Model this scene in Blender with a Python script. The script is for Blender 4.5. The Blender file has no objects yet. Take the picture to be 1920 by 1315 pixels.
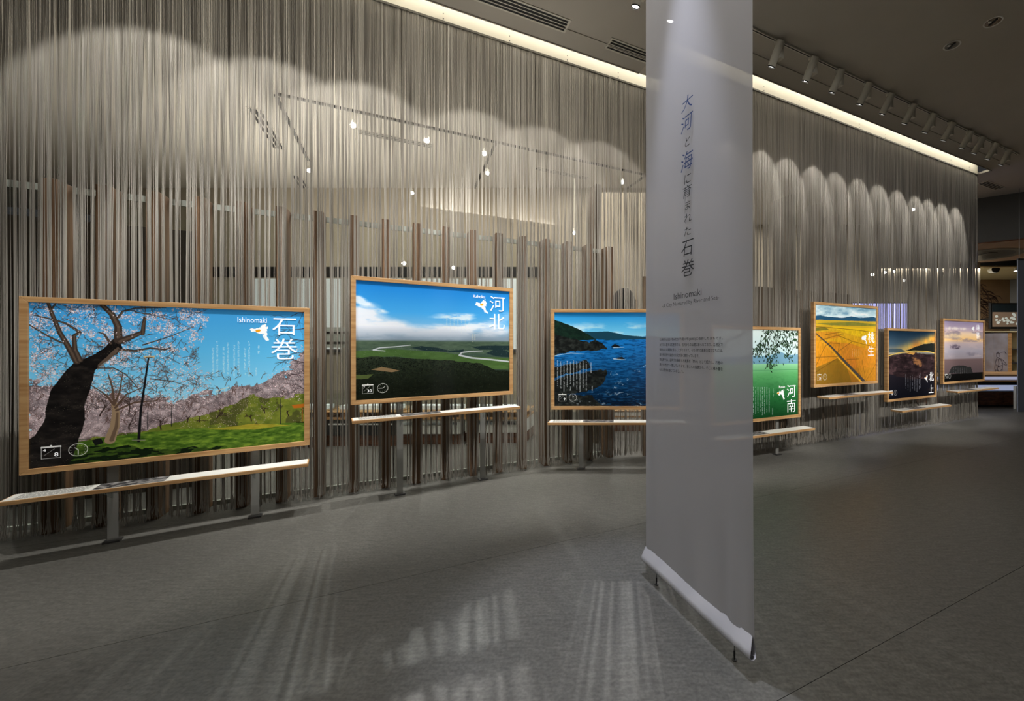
import bpy, math, random
import numpy as np
from mathutils import Vector, Matrix

SC = bpy.context.scene
COL = SC.collection
random.seed(7)
# ------------------------------------------------------------------ camera
F, CX, HY, EYE = 790.0, 1165.0, 649.0, 1.5
cam_d = bpy.data.cameras.new('camera')
cam_d.sensor_width = 36.0
cam_d.lens = F / 1920 * 36
cam_d.shift_x = (960 - CX) / 1920
cam_d.shift_y = (HY - 657.5) / 1920
cam_d.clip_start = 0.05
cam = bpy.data.objects.new('camera', cam_d)
cam.location = (0, 0, EYE)
cam.rotation_euler = (math.pi / 2, 0, 0)
COL.objects.link(cam)
SC.camera = cam
# ------------------------------------------------------------------ world, exposure
SC.view_settings.view_transform = 'Standard'
SC.view_settings.look = 'None'
SC.view_settings.gamma = 1.0
SC.view_settings.use_curve_mapping = False
SC.view_settings.exposure = 0.0
w = bpy.data.worlds.new('world')
SC.world = w
w.use_nodes = True
w.node_tree.nodes['Background'].inputs[0].default_value = (0.5, 0.5, 0.52, 1)
w.node_tree.nodes['Background'].inputs[1].default_value = 0.05

# light levels (all tuned here)
WARM = (1.0, 0.95, 0.87)
NEUT = (1.0, 0.97, 0.92)
COOL = (0.80, 0.84, 1.0)
L_TRACK_R = 110.0
L_TRACK_L = 125.0
L_PANEL_NEAR = 370.0
L_PANEL_FAR = 1150.0
L_BACK_BEAM = 250.0
L_BANNER = 430.0
L_AMB_FRONT = 95.0
L_AMB_BACK = 330.0
L_COVE = 2.8

# ------------------------------------------------------------------ wall coordinates
_uv = 1.905
D = Vector((_uv, 1.0, 0)).normalized()          # along the curtain wall
N = Vector((-D.y, D.x, 0))                      # away from the viewer
def at(px, Y, z=0.0):
    return Vector(((px - CX) / F * Y, Y, z))
def zat(py, Y):
    return EYE + (HY - py) / F * Y
PL = at(620, 4.15)
T0 = PL.dot(N)
S0 = at(0, 3.187).dot(D)
TR = at(1600, 6.858).dot(N) - T0                # offset of the second curtain
def W(s, t, z=0.0):
    """point from wall coordinates: s along, t behind the first curtain"""
    return D * (s + S0) + N * (t + T0) + Vector((0, 0, z))
def s_px(px, t=0.0):
    u = (px - CX) / F
    # (D*(s+S0)+N*(t+T0)).x = u*y
    b = N * (t + T0)
    return (u * b.y - b.x) / (D.x - u * D.y) - S0
ANG = math.atan2(D.y, D.x)

# area lights -------------------------------------------------------
def area(name, loc, size, energy, color, rot=(0, 0, 0), size_y=None):
    l = bpy.data.lights.new(name, 'AREA')
    l.energy = energy; l.color = color; l.size = size
    if size_y:
        l.shape = 'RECTANGLE'; l.size_y = size_y
    o = bpy.data.objects.new(name, l)
    o.location = loc; o.rotation_euler = rot
    COL.objects.link(o)
    return o
def spot(name, loc, target, energy, color, angle, blend=0.35, radius=0.02):
    l = bpy.data.lights.new(name, 'SPOT')
    l.energy = energy; l.color = color; l.spot_size = math.radians(angle)
    l.spot_blend = blend; l.shadow_soft_size = radius
    o = bpy.data.objects.new(name, l)
    o.location = loc
    d = Vector(target) - Vector(loc)
    o.rotation_euler = d.to_track_quat('-Z', 'Y').to_euler()
    COL.objects.link(o)
    return o
area('fill_front', W(4.0, -3.6, 5.0), 7, L_AMB_FRONT, WARM, (0, 0, ANG), 3)  # added soft fill without a fitting, lifts the front room
area('fill_back', W(3.5, 2.2, 5.0), 12, L_AMB_BACK, WARM, (0, 0, ANG), 3)  # added fill that brightens the room behind the threads
area('fill_uplight', W(2.0, 2.6, 3.0), 7, 150, WARM, (math.pi, 0, -ANG), 1.5)  # added hidden uplight, only there to brighten the back ceiling
area('slot_fill_near', W((s_px(-60) + 5.9) / 2, -0.115, 5.36), 6.6, 20, NEUT, (0, 0, ANG), 0.04)  # added strip beside the LED row, brightens the upper threads
area('slot_fill_dense', W(9.6, TR - 0.115, 5.36), 7.2, 20, NEUT, (0, 0, ANG), 0.04)  # same added strip for the dense curtain
area('fill_far', (9.2, 13.4, 3.8), 3, 420, WARM, (0, 0, 0), 2)  # added fill, brightens the brown room at the far end
spot('fill_counter', (12.3, 10.0, 3.85), (11.2, 11.9, 1.1), 260, WARM, 75, .6, .15)  # added fill spot with no fitting, brightens counter and cabinet
area('fill_behind', (4.5, 10.8, 5.0), 4, 75, WARM, (0, 0, 0), 2)  # added fill for the space behind the slabs
area('fill_right', W(9.5, 2.6, 5.0), 3, 110, (0.85, 0.88, 1.0), (0, 0, ANG), 2)  # added cool fill behind the dense threads

# ------------------------------------------------------------------ helpers
class MB:
    def __init__(s):
        s.v = []; s.f = []; s.uv = None
    def quad(s, a, b, c, d):
        i = len(s.v); s.v += [tuple(a), tuple(b), tuple(c), tuple(d)]; s.f.append((i, i+1, i+2, i+3)); return s
    def hexa(s, p):
        """8 corners: bottom 0-3, top 4-7"""
        i = len(s.v); s.v += [tuple(q) for q in p]
        for f in ((3, 2, 1, 0), (4, 5, 6, 7), (0, 1, 5, 4), (1, 2, 6, 5), (2, 3, 7, 6), (3, 0, 4, 7)):
            s.f.append(tuple(i + k for k in f))
        return s
    def box(s, x0, x1, y0, y1, z0, z1):
        return s.hexa([(x0, y0, z0), (x1, y0, z0), (x1, y1, z0), (x0, y1, z0), (x0, y0, z1), (x1, y0, z1), (x1, y1, z1), (x0, y1, z1)])
    def wbox(s, s0, s1, t0, t1, z0, z1):
        """box in wall coordinates"""
        return s.hexa([W(s0, t0, z0), W(s1, t0, z0), W(s1, t1, z0), W(s0, t1, z0), W(s0, t0, z1), W(s1, t0, z1), W(s1, t1, z1), W(s0, t1, z1)])
    def tube(s, a, b, r0, r1=None, n=16, caps=True):
        a = Vector(a); b = Vector(b); r1 = r0 if r1 is None else r1
        q = (b - a).to_track_quat('Z', 'Y')
        i = len(s.v)
        for p, r in ((a, r0), (b, r1)):
            for k in range(n):
                an = 2 * math.pi * k / n
                s.v.append(tuple(p + q @ Vector((math.cos(an) * r, math.sin(an) * r, 0))))
        for k in range(n):
            s.f.append((i + k, i + (k + 1) % n, i + n + (k + 1) % n, i + n + k))
        if caps:
            s.f.append(tuple(i + k for k in reversed(range(n)))); s.f.append(tuple(i + n + k for k in range(n)))
        return s
    def ring(s, c, r0, r1, z0, z1, n=32):
        """flat ring (z0) with an inner wall up to z1, in world axes"""
        c = Vector(c); i = len(s.v)
        for r, z in ((r0, z0), (r1, z0), (r1 * .9, z1)):
            for k in range(n):
                a = 2 * math.pi * k / n
                s.v.append((c.x + math.cos(a) * r, c.y + math.sin(a) * r, z))
        for j in (0, 1):
            for k in range(n):
                s.f.append((i + j*n + k, i + j*n + (k+1) % n, i + (j+1)*n + (k+1) % n, i + (j+1)*n + k))
        return s
    def build(s, name, mat, parent=None, bevel=0, smooth=False, uv=None):
        me = bpy.data.meshes.new(name)
        me.from_pydata(s.v, [], s.f); me.update()
        if uv:
            l = me.uv_layers.new(name='uv')
            for k, c in enumerate(uv): l.data[k].uv = c
        o = bpy.data.objects.new(name, me)
        if mat: me.materials.append(mat)
        COL.objects.link(o)
        if parent:
            o.parent = parent
            o.matrix_parent_inverse = parent.matrix_basis.inverted()
        if bevel:
            m = o.modifiers.new('bevel', 'BEVEL'); m.width = bevel; m.segments = 2; m.limit_method = 'ANGLE'
        if smooth:
            for p in me.polygons: p.use_smooth = True
        return o
def empty(name, loc, rz=0):
    o = bpy.data.objects.new(name, None); o.location = loc; o.rotation_euler = (0, 0, rz)
    o.empty_display_size = 0.1
    COL.objects.link(o); return o
def tag(o, label=None, cat=None, group=None, kind=None):
    if label: o['label'] = label
    if cat: o['category'] = cat
    if group: o['group'] = group
    if kind: o['kind'] = kind
    return o
ORD = ['first', 'second', 'third', 'fourth', 'fifth', 'sixth', 'seventh', 'eighth', 'ninth', 'tenth', 'eleventh', 'twelfth', 'thirteenth', 'fourteenth', 'fifteenth', 'sixteenth', 'seventeenth', 'eighteenth']

# ------------------------------------------------------------------ materials
def srgb(r, g, b):
    f = lambda c: (c / 255 / 12.92) if c / 255 <= 0.04045 else ((c / 255 + 0.055) / 1.055) ** 2.4
    return (f(r), f(g), f(b), 1)
def mat(name, col, rough=0.6, metal=0.0, spec=0.5, emit=None, estr=0.0, alpha=None):
    m = bpy.data.materials.new(name); m.use_nodes = True
    b = m.node_tree.nodes['Principled BSDF']
    b.inputs['Base Color'].default_value = col if len(col) == 4 else (*col, 1)
    b.inputs['Roughness'].default_value = rough; b.inputs['Metallic'].default_value = metal
    b.inputs['Specular IOR Level'].default_value = spec
    if emit:
        b.inputs['Emission Color'].default_value = emit; b.inputs['Emission Strength'].default_value = estr
    return m
def noisy(m, c0, c1, scale=(1, 1, 1), nscale=5, detail=4, rot=0.0, bump=0.0, coord='Object', lo=0.35, hi=0.65):
    nt = m.node_tree; b = nt.nodes['Principled BSDF']
    tc = nt.nodes.new('ShaderNodeTexCoord'); mp = nt.nodes.new('ShaderNodeMapping')
    mp.inputs['Scale'].default_value = scale; mp.inputs['Rotation'].default_value = (0, 0, rot)
    nz = nt.nodes.new('ShaderNodeTexNoise'); nz.inputs['Scale'].default_value = nscale; nz.inputs['Detail'].default_value = detail
    rp = nt.nodes.new('ShaderNodeValToRGB')
    rp.color_ramp.elements[0].color = c0; rp.color_ramp.elements[1].color = c1
    rp.color_ramp.elements[0].position = lo; rp.color_ramp.elements[1].position = hi
    L = nt.links.new
    L(tc.outputs[coord], mp.inputs[0]); L(mp.outputs[0], nz.inputs['Vector']); L(nz.outputs['Fac'], rp.inputs[0]); L(rp.outputs[0], b.inputs['Base Color'])
    if bump:
        bp = nt.nodes.new('ShaderNodeBump'); bp.inputs['Strength'].default_value = bump; bp.inputs['Distance'].default_value = 0.002
        L(nz.outputs['Fac'], bp.inputs['Height']); L(bp.outputs[0], b.inputs['Normal'])
    return m
M = {}
M['beech'] = noisy(mat('beech', (1, 1, 1), 0.45), srgb(176, 132, 84), srgb(204, 164, 114), (1, 1, 14), 3.0, 5, 0.0, 0.15)
M['post'] = noisy(mat('post_wood', (1, 1, 1), 0.6), srgb(92, 68, 46), srgb(134, 104, 76), (14, 14, 0.8), 2.5, 6, 0.0, 0.2)
M['slab'] = noisy(mat('slab_wood', (1, 1, 1), 0.6), srgb(80, 66, 52), srgb(110, 94, 76), (14, 14, 0.8), 2.5, 6, 0.0, 0.2)
M['darkpart'] = noisy(mat('dark_partition', (1, 1, 1), 0.7), srgb(58, 50, 42), srgb(74, 64, 54), (1, 1, 1), 1.5, 3)
M['darkwood'] = noisy(mat('dark_wood', (1, 1, 1), 0.5), srgb(74, 44, 28), srgb(120, 76, 48), (3, 3, 14), 2.5, 5)
M['white'] = mat('white_paint', srgb(225, 225, 218), 0.5)
M['sheet'] = mat('white_sheet', srgb(222, 222, 216), 0.6)
M['ceil'] = noisy(mat('ceiling_paint', (1, 1, 1), 0.9), srgb(176, 170, 158), srgb(180, 174, 162), (1, 1, 1), 1.2, 2)
M['ceilback'] = mat('ceiling_back_paint', srgb(196, 190, 176), 0.9)
M['wallwarm'] = noisy(mat('warm_wall', (1, 1, 1), 0.9), srgb(170, 160, 140), srgb(176, 166, 147), (1, 1, 1), 1, 2)
M['greywall'] = noisy(mat('grey_wall', (1, 1, 1), 0.8), srgb(92, 92, 90), srgb(100, 100, 97), (1, 1, 1), 1, 2)
M['black'] = mat('black_paint', srgb(16, 16, 16), 0.5)
M['dark'] = mat('dark_grey', srgb(38, 38, 38), 0.5)
M['steel'] = mat('steel', srgb(120, 120, 122), 0.35, 0.9)
M['lamp'] = mat('lamp_body', srgb(206, 202, 188), 0.5)
M['lampface'] = mat('lamp_glow', (1, 1, 1, 1), 0.3, emit=(1, 0.98, 0.93, 1), estr=14)
M['lampdim'] = mat('lamp_inner', srgb(120, 118, 110), 0.2, 0.6)
M['covewall'] = mat('cove_wall', srgb(215, 210, 195), 0.8)
M['rail'] = mat('rail_metal', srgb(90, 86, 78), 0.5, 0.3)
M['glow'] = mat('led_glow', (1, 1, 1, 1), 0.3, emit=(1.0, 0.93, 0.78, 1), estr=L_COVE * 6)
M['caseglow'] = mat('case_glow', (0.8, 0.85, 1, 1), 0.4, emit=(0.62, 0.70, 1.0, 1), estr=0.42)
M['caselight'] = mat('lit_panel', (0.8, 0.85, 0.85, 1), 0.5, emit=(0.85, 0.92, 0.92, 1), estr=0.25)
M['beige'] = noisy(mat('beige_soffit', (1, 1, 1), 0.8), srgb(142, 120, 104), srgb(150, 128, 112), (1, 1, 1), 1, 2)
M['cream'] = mat('cream_paint', srgb(190, 178, 140), 0.8)
M['brownwall'] = noisy(mat('brown_wall', (1, 1, 1), 0.9), srgb(104, 82, 56), srgb(112, 88, 60), (1, 1, 1), 2, 2)
M['bluegrey'] = mat('blue_grey', srgb(150, 158, 176), 0.6)
M['ink'] = mat('ink_black', srgb(34, 38, 46), 0.8)
M['inkblue'] = mat('ink_blue', srgb(40, 70, 128), 0.8)
M['print'] = mat('white_ink_glow', srgb(245, 246, 246), 0.5, emit=(1, 1, 1, 1), estr=0.45)  # lettering has its own glow, standing in for spotlight on the ink
# linoleum
fl = noisy(mat('linoleum', (1, 1, 1), 0.42, spec=0.35), srgb(92, 91, 88), srgb(110, 109, 105), (1, 1, 1), 60, 6, 0, 0.08)
M['floor'] = fl
nt = fl.node_tree; b = nt.nodes['Principled BSDF']
n2 = nt.nodes.new('ShaderNodeTexNoise'); n2.inputs['Scale'].default_value = 30; n2.inputs['Detail'].default_value = 5
mp = nt.nodes.new('ShaderNodeMapping'); mp.inputs['Rotation'].default_value = (0, 0, -ANG); mp.inputs['Scale'].default_value = (0.35, 1.6, 1)
tc = nt.nodes.new('ShaderNodeTexCoord')
mx = nt.nodes.new('ShaderNodeMixRGB'); mx.blend_type = 'MULTIPLY'; mx.inputs[0].default_value = 0.9
r2 = nt.nodes.new('ShaderNodeValToRGB'); r2.color_ramp.elements[0].color = (0.72, 0.72, 0.70, 1); r2.color_ramp.elements[1].color = (1.12, 1.12, 1.1, 1)
r2.color_ramp.elements[0].position = 0.3; r2.color_ramp.elements[1].position = 0.7
old = b.inputs['Base Color'].links[0].from_socket
nt.links.new(tc.outputs['Object'], mp.inputs[0]); nt.links.new(mp.outputs[0], n2.inputs['Vector']); nt.links.new(n2.outputs['Fac'], r2.inputs[0])
nt.links.new(old, mx.inputs[1]); nt.links.new(r2.outputs[0], mx.inputs[2]); nt.links.new(mx.outputs[0], b.inputs['Base Color'])
# threads: fine colour change from thread to thread
def thread_mat(name, c0, c1):
    m = noisy(mat(name, (1, 1, 1), 0.8, spec=0.2), c0, c1, (1, 1, 0.01), 55, 2, lo=0.3, hi=0.7)
    nt = m.node_tree; b = nt.nodes['Principled BSDF']
    out = nt.nodes['Material Output']
    tr = nt.nodes.new('ShaderNodeBsdfTranslucent'); mxs = nt.nodes.new('ShaderNodeMixShader'); mxs.inputs[0].default_value = 0.25
    nt.links.new(b.inputs['Base Color'].links[0].from_socket, tr.inputs[0])
    nt.links.new(b.outputs[0], mxs.inputs[1]); nt.links.new(tr.outputs[0], mxs.inputs[2]); nt.links.new(mxs.outputs[0], out.inputs[0])
    return m
M['thread'] = thread_mat('thread_white', srgb(146, 140, 130), srgb(212, 207, 198))
# banner cloth: sheer
bm_ = mat('banner_cloth', srgb(214, 214, 220), 0.8, spec=0.2)
nt = bm_.node_tree; b = nt.nodes['Principled BSDF']; out = nt.nodes['Material Output']
tr = nt.nodes.new('ShaderNodeBsdfTranslucent'); tr.inputs[0].default_value = srgb(214, 214, 222)
tp = nt.nodes.new('ShaderNodeBsdfTransparent')
m1 = nt.nodes.new('ShaderNodeMixShader'); m1.inputs[0].default_value = 0.3
m2 = nt.nodes.new('ShaderNodeMixShader'); m2.inputs[0].default_value = 0.07
nt.links.new(b.outputs[0], m1.inputs[1]); nt.links.new(tr.outputs[0], m1.inputs[2])
nt.links.new(m1.outputs[0], m2.inputs[1]); nt.links.new(tp.outputs[0], m2.inputs[2]); nt.links.new(m2.outputs[0], out.inputs[0])
M['banner'] = bm_
# clear acrylic
def clear(name, tint, mixf=0.12, rough=0.03):
    m = bpy.data.materials.new(name); m.use_nodes = True
    nt = m.node_tree; nt.nodes.remove(nt.nodes['Principled BSDF']); out = nt.nodes['Material Output']
    g = nt.nodes.new('ShaderNodeBsdfGlossy'); g.inputs['Roughness'].default_value = rough
    t = nt.nodes.new('ShaderNodeBsdfTransparent'); t.inputs[0].default_value = tint
    x = nt.nodes.new('ShaderNodeMixShader'); x.inputs[0].default_value = mixf
    nt.links.new(t.outputs[0], x.inputs[1]); nt.links.new(g.outputs[0], x.inputs[2]); nt.links.new(x.outputs[0], out.inputs[0])
    return m
M['acrylic'] = clear('acrylic', (0.86, 0.88, 0.87, 1))
M['glass'] = clear('glass', (0.93, 0.95, 0.94, 1), 0.05, 0.01)
M['frost'] = mat('frosted_strip', srgb(176, 182, 174), 0.5)

# ------------------------------------------------------------------ setting
ZC = 5.10
SPLIT = s_px(1243, TR)                                # the second curtain starts here
LEND = s_px(1256, 0.0)                                # the first one ends here, behind it
SEND = s_px(1832, TR)
# floor: sheets of linoleum laid parallel to the curtains
flo = tag(MB().wbox(-8, 22, -12, 16, -0.10, -0.006).build('floor', M['floor']), kind='structure')
seam_t = (Vector(at(640, 1.5 * F / 461)).dot(N)) - T0
k0 = -4
for k in range(-4, 8):
    a = seam_t + 1.8 * k
    MB().wbox(-8, 22, a + 0.0015, a + 1.8 - 0.0015, -0.006, 0.0).build('floor_sheet', M['floor'], flo)
# ceiling in front of and behind the lit slots
lipL, lipR = -0.19, TR - 0.19
ce = MB()
ce.wbox(-8, SPLIT - 0.05, -12, lipL, ZC, ZC + 0.04)
ce.wbox(SPLIT - 0.05, SEND + 0.12, -12, lipR, ZC, ZC + 0.04)
ce.wbox(SEND + 0.12, 22, -12, 1.0, ZC, ZC + 0.04)
tag(ce.build('ceiling', M['ceil']), kind='structure')
ce = MB()
ce.wbox(-8, LEND, 0.02, 12, ZC, ZC + 0.04)
ce.wbox(SPLIT - 0.05, LEND, TR + 0.02, lipL, ZC, ZC + 0.04)
ce.wbox(LEND, SEND + 0.12, TR + 0.02, 12, ZC, ZC + 0.04)
ce.wbox(SEND + 0.12, 22, 1.0, 12, ZC, ZC + 0.04)
tag(ce.build('ceiling', M['ceilback']), kind='structure')
# shallow trims beside the slot
for nm, s0, s1, lip in (('trim_1', -8, SPLIT - 0.05, lipL), ('trim_2', SPLIT - 0.05, SEND + 0.12, lipR)):
    t_ = MB(); t_.wbox(s0, s1, lip - 0.012, lip + 0.0, ZC - 0.012, ZC); t_.wbox(s0, s1, lip - 0.30, lip - 0.29, ZC - 0.01, ZC)
    tag(t_.build(nm, M['ceil']), kind='structure')
for nm, s0, s1, t in (('trim_3', -8, LEND, 0.0), ('trim_4', SPLIT - 0.05, SEND + 0.02, TR)):
    c = tag(MB().wbox(s0, s1, t, t + 0.02, 5.07, 5.55).wbox(s0, s1, t - 0.24, t + 0.02, 5.55, 5.57).wbox(s0, s1, t - 0.24, t - 0.22, 5.14, 5.55).build(nm, M['covewall']), kind='structure')
    # curtain rail and its screws
    MB().wbox(s0, s1, t - 0.012, t + 0.016, 5.045, 5.068).build('curtain_rail', M['rail'], c)
    sc = MB()
    s = s0 + 0.3
    while s < s1:
        p = W(s, t - 0.001, 5.095); sc.tube(p, p - N * 0.004, 0.006, n=6)
        p = W(s, t - 0.001, 5.15); sc.tube(p, p - N * 0.004, 0.005, n=6)
        s += 0.72
    sc.build('screw_row', M['dark'], c)
    # LED dots: the row of little lamps inside the slot
    ld = MB(); s = max(s0, -2.0)
    while s < s1:
        p0 = W(s, t - 0.075, 5.33)
        ld.hexa([p0 + D * a + N * b_ + Vector((0, 0, z)) for z in (0, 0.012) for a, b_ in ((-.02, -.006), (.02, -.006), (.02, .006), (-.02, .006))])
        s += 0.115
    ld.build('led_strip', M['glow'], c)
    MB().wbox(max(s0, -2), s1, t - 0.10, t - 0.05, 5.345, 5.36).build('led_channel', M['white'], c)

# far walls
tag(MB().box(-12, 2.2, 9.6, 9.75, 0, ZC).build('wall_back', M['wallwarm']), kind='structure')
tag(MB().wbox(-8, -7.85, -12, 12, 0, ZC).build('wall_left', M['wallwarm']), kind='structure')
tag(MB().wbox(-8, 22, -12.1, -12, 0, ZC).build('wall_rear', M['greywall']), kind='structure')
tag(MB().wbox(21.9, 22, -12, 12, 0, ZC).build('wall_far', M['greywall']), kind='structure')

# ------------------------------------------------------------------ string curtains (threads nobody could count)
def threads(name, s0, s1, t, n, seed, ztop, cluster, wid, label, dens_fn=None, rad=0.0018, strength=1.0):
    rng = np.random.RandomState(seed)
    g = np.linspace(s0, s1, 2000)
    dn = dens_fn(g) if dens_fn is not None else np.ones(2000)
    cum = np.cumsum(dn); n = int(n * dn.mean())
    st = np.interp((np.arange(n) + rng.uniform(.2, .8, n)) / n * cum[-1], cum, g)
    # bundle centres
    cs = []; s = s0
    while s < s1:
        cs.append(s); s += rng.uniform(cluster[0], cluster[1])
    cs = np.array(cs)
    ci = np.abs(st[:, None] - cs[None, :]).argmin(1)
    cw = rng.uniform(wid[0], wid[1], len(cs))
    free = rng.uniform(0, 1, n) < 0.12
    off = rng.normal(0, 0.33, n)
    low = cs[ci] + off * cw[ci]
    low = np.where(free, st + rng.normal(0, 0.01, n), low)
    zs = np.array([ztop, 4.6, 4.1, 3.6, 3.1, 2.6, 2.0, 1.4, 0.9, 0.45, 0.16, 0.02])
    bottom = rng.uniform(0.004, 0.05, n) + rng.uniform(0, 0.03, len(cs))[ci]
    tj = rng.normal(0, 0.008, n) + rng.uniform(-0.014, 0.014, len(cs))[ci]
    ph = rng.uniform(0, 6.28, len(cs))[ci]
    V = np.zeros((n, len(zs), 3, 3), np.float32)
    Dv = np.array(D); Nv = np.array(N)
    for k, z in enumerate(zs):
        wgt = np.clip((4.45 - z) / 2.3, 0, 1); wgt = wgt * wgt * (3 - 2 * wgt) * strength
        tight = 1.0 if z > 1.2 else (0.75 if z > 0.3 else (0.6 if z > 0.1 else 1.9))
        c = cs[ci]
        lw = np.where(free, low, c + (low - c) * tight)
        s = st * (1 - wgt) + lw * wgt + 0.004 * np.sin(z * 1.7 + ph) * wgt
        zz = np.full(n, z) if k < len(zs) - 1 else bottom
        if k == len(zs) - 2: zz = np.full(n, z)
        tt = t + tj * min(1.0, 0.4 + wgt) + (rng.normal(0, 0.012, n) if k == len(zs) - 1 else 0)
        P = Dv[None, :2] * (s + S0)[:, None] + Nv[None, :2] * (tt + T0)[:, None]
        for j, a in enumerate((0.5, 2.6, 4.7)):
            V[:, k, j, 0] = P[:, 0] + math.cos(a) * rad
            V[:, k, j, 1] = P[:, 1] + math.sin(a) * rad
            V[:, k, j, 2] = zz
    K = len(zs)
    base = (np.arange(n) * K * 3)[:, None, None]
    kk = (np.arange(K - 1) * 3)[None, :, None]
    quads = []
    for j in range(3):
        a = base + kk + j; b_ = base + kk + (j + 1) % 3
        quads.append(np.concatenate([a, b_, b_ + 3, a + 3], axis=2).reshape(-1, 4))
    Q = np.concatenate(quads)
    me = bpy.data.meshes.new(name)
    me.vertices.add(n * K * 3); me.vertices.foreach_set('co', V.reshape(-1))
    me.loops.add(Q.size); me.loops.foreach_set('vertex_index', Q.reshape(-1).astype(np.int32))
    me.polygons.add(len(Q)); me.polygons.foreach_set('loop_start', (np.arange(len(Q)) * 4).astype(np.int32))
    me.update(calc_edges=True)
    me.materials.append(M['thread'])
    o = bpy.data.objects.new(name, me); COL.objects.link(o)
    return tag(o, label, 'string curtain', kind='stuff')

sF1 = s_px(590); sF2 = s_px(1243)
threads('string_curtain', s_px(-60), LEND, 0.0, 4600, 3, 5.05, (0.018, 0.058), (0.008, 0.026),
        'pale thread curtain behind the cherry blossom, plain and coast panels',
        dens_fn=lambda s: np.interp(s, [s_px(250), s_px(520), s_px(700), s_px(1000)], [0.54, 0.54, 0.50, 0.46]))
threads('string_curtain', SPLIT - 0.04, SEND, TR, 4700, 5, 5.05, (0.016, 0.05), (0.010, 0.032),
        'dense pale thread curtain behind the green field and golden field panels',
        dens_fn=lambda s: np.interp(s, [SPLIT, s_px(1600, TR), SEND], [0.50, 0.58, 0.85]),
        strength=0.8)

# ------------------------------------------------------------------ wooden posts behind the first curtain
proto = None
pt = 0.0
P1 = at(77, 1.34 * F / 317)
s1 = P1.dot(D) - S0; t1 = max(P1.dot(N) - T0, 0.05)
P18 = at(1137, 1.34 * F / 186); step = (P18.dot(D) - S0 - s1) / 17
for k in range(18):
    if proto is None:
        me_o = MB().wbox(s1, s1 + 0.08, t1, t1 + 0.20, 0, 2.84).build('wooden_post', M['post'], bevel=0.003)
        proto = me_o; o = me_o
    else:
        o = proto.copy(); COL.objects.link(o); o.location = D * (step * k)
    tag(o, 'slim brown wooden post, %s in the row starting behind the cherry blossom panel' % ORD[k], 'post', 'wooden posts behind the thread curtain')
# pale beam along the back of the posts, with glass below it
bm = empty('glass_screen', W(s1, t1 + 0.215, 0)); tag(bm, 'long clear glass screen with a pale top strip behind the wooden posts', 'glass screen')
MB().wbox(s1 - 1.2, s1 + step * 17.3, t1 + 0.205, t1 + 0.225, 2.785, 2.84).build('top_strip', M['frost'], bm)
MB().wbox(s1 - 1.2, s1 + step * 17.3, t1 + 0.210, t1 + 0.222, 0.04, 2.785).build('glass_sheet', M['glass'], bm)
MB().wbox(s1 - 1.2, s1 + step * 17.3, t1 + 0.200, t1 + 0.230, 0.0, 0.04).build('floor_channel', M['frost'], bm)
tag(MB().wbox(s1 - 2.5, s_px(385, t1 + 1.0), t1 + 1.0, t1 + 1.08, 0, 2.72).build('wall_6', M['darkpart']), kind='structure')
# tall slabs behind the second curtain
for k, (x, y, dp) in enumerate(((2.10, 6.62, 0.46), (2.864, 6.90, 0.42), (3.515, 7.30, 0.40), (4.13, 7.95, 0.34), (4.62, 8.62, 0.4))):
    p = Vector((x, y, 0)); s = p.dot(D) - S0; t = max(p.dot(N) - T0, TR + 0.07)
    tag(MB().wbox(s - 0.09, s, t, t + dp, 0, 3.98).build('wooden_slab', M['slab'], bevel=0.003),
        'tall deep wooden slab, %s of five behind the dense thread curtain' % ORD[k], 'slab', 'wooden slabs behind the dense thread curtain')
p = at(1122, 6.5); s = p.dot(D) - S0; t = p.dot(N) - T0
tag(MB().wbox(s - 0.05, s + 0.05, t, t + 0.3, 0, 4.0).build('wooden_slab', M['slab'], bevel=0.003), 'lone tall wooden slab rising above the short posts near the white banner', 'slab')
# low screen that closes the bottom behind the second curtain
tag(MB().wbox(SPLIT + 0.1, s_px(1598, TR + .6), TR + 0.62, TR + 0.66, 0, 2.45).build('wall_1', M['slab']), kind='structure')

# ------------------------------------------------------------------ lettering as thin flat meshes
_gc = {}
def glyph(body, off=0.0, shear=0.0):
    key = (body, off, shear)
    if key in _gc: return _gc[key]
    c = bpy.data.curves.new('t', 'FONT'); c.body = body; c.offset = off; c.shear = shear; c.resolution_u = 3
    o = bpy.data.objects.new('t', c); COL.objects.link(o)
    bpy.context.view_layer.update()
    m = o.to_mesh()
    v = np.array([(q.co.x, q.co.y) for q in m.vertices]); f = [tuple(p.vertices) for p in m.polygons]
    o.to_mesh_clear(); bpy.data.objects.remove(o); bpy.data.curves.remove(c)
    _gc[key] = (v, f); return _gc[key]
class Plane:
    def __init__(s, a, b):
        s.o = Vector((a[0], a[1])); dd = Vector((b[0], b[1])) - s.o; s.w = dd.length; s.d = dd.normalized()
        s.n = Vector((s.d.y, -s.d.x))                 # towards the viewer
    def s_at(s, px):
        u = (px - CX) / F
        return (u * s.o.y - s.o.x) / (s.d.x - u * s.d.y)
    def Y(s, px): return s.o.y + s.s_at(px) * s.d.y
    def z(s, px, py): return zat(py, s.Y(px))
    def pt(s, a, z, off=0.0):
        q = s.o + s.d * a + s.n * off
        return Vector((q.x, q.y, z))
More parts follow.
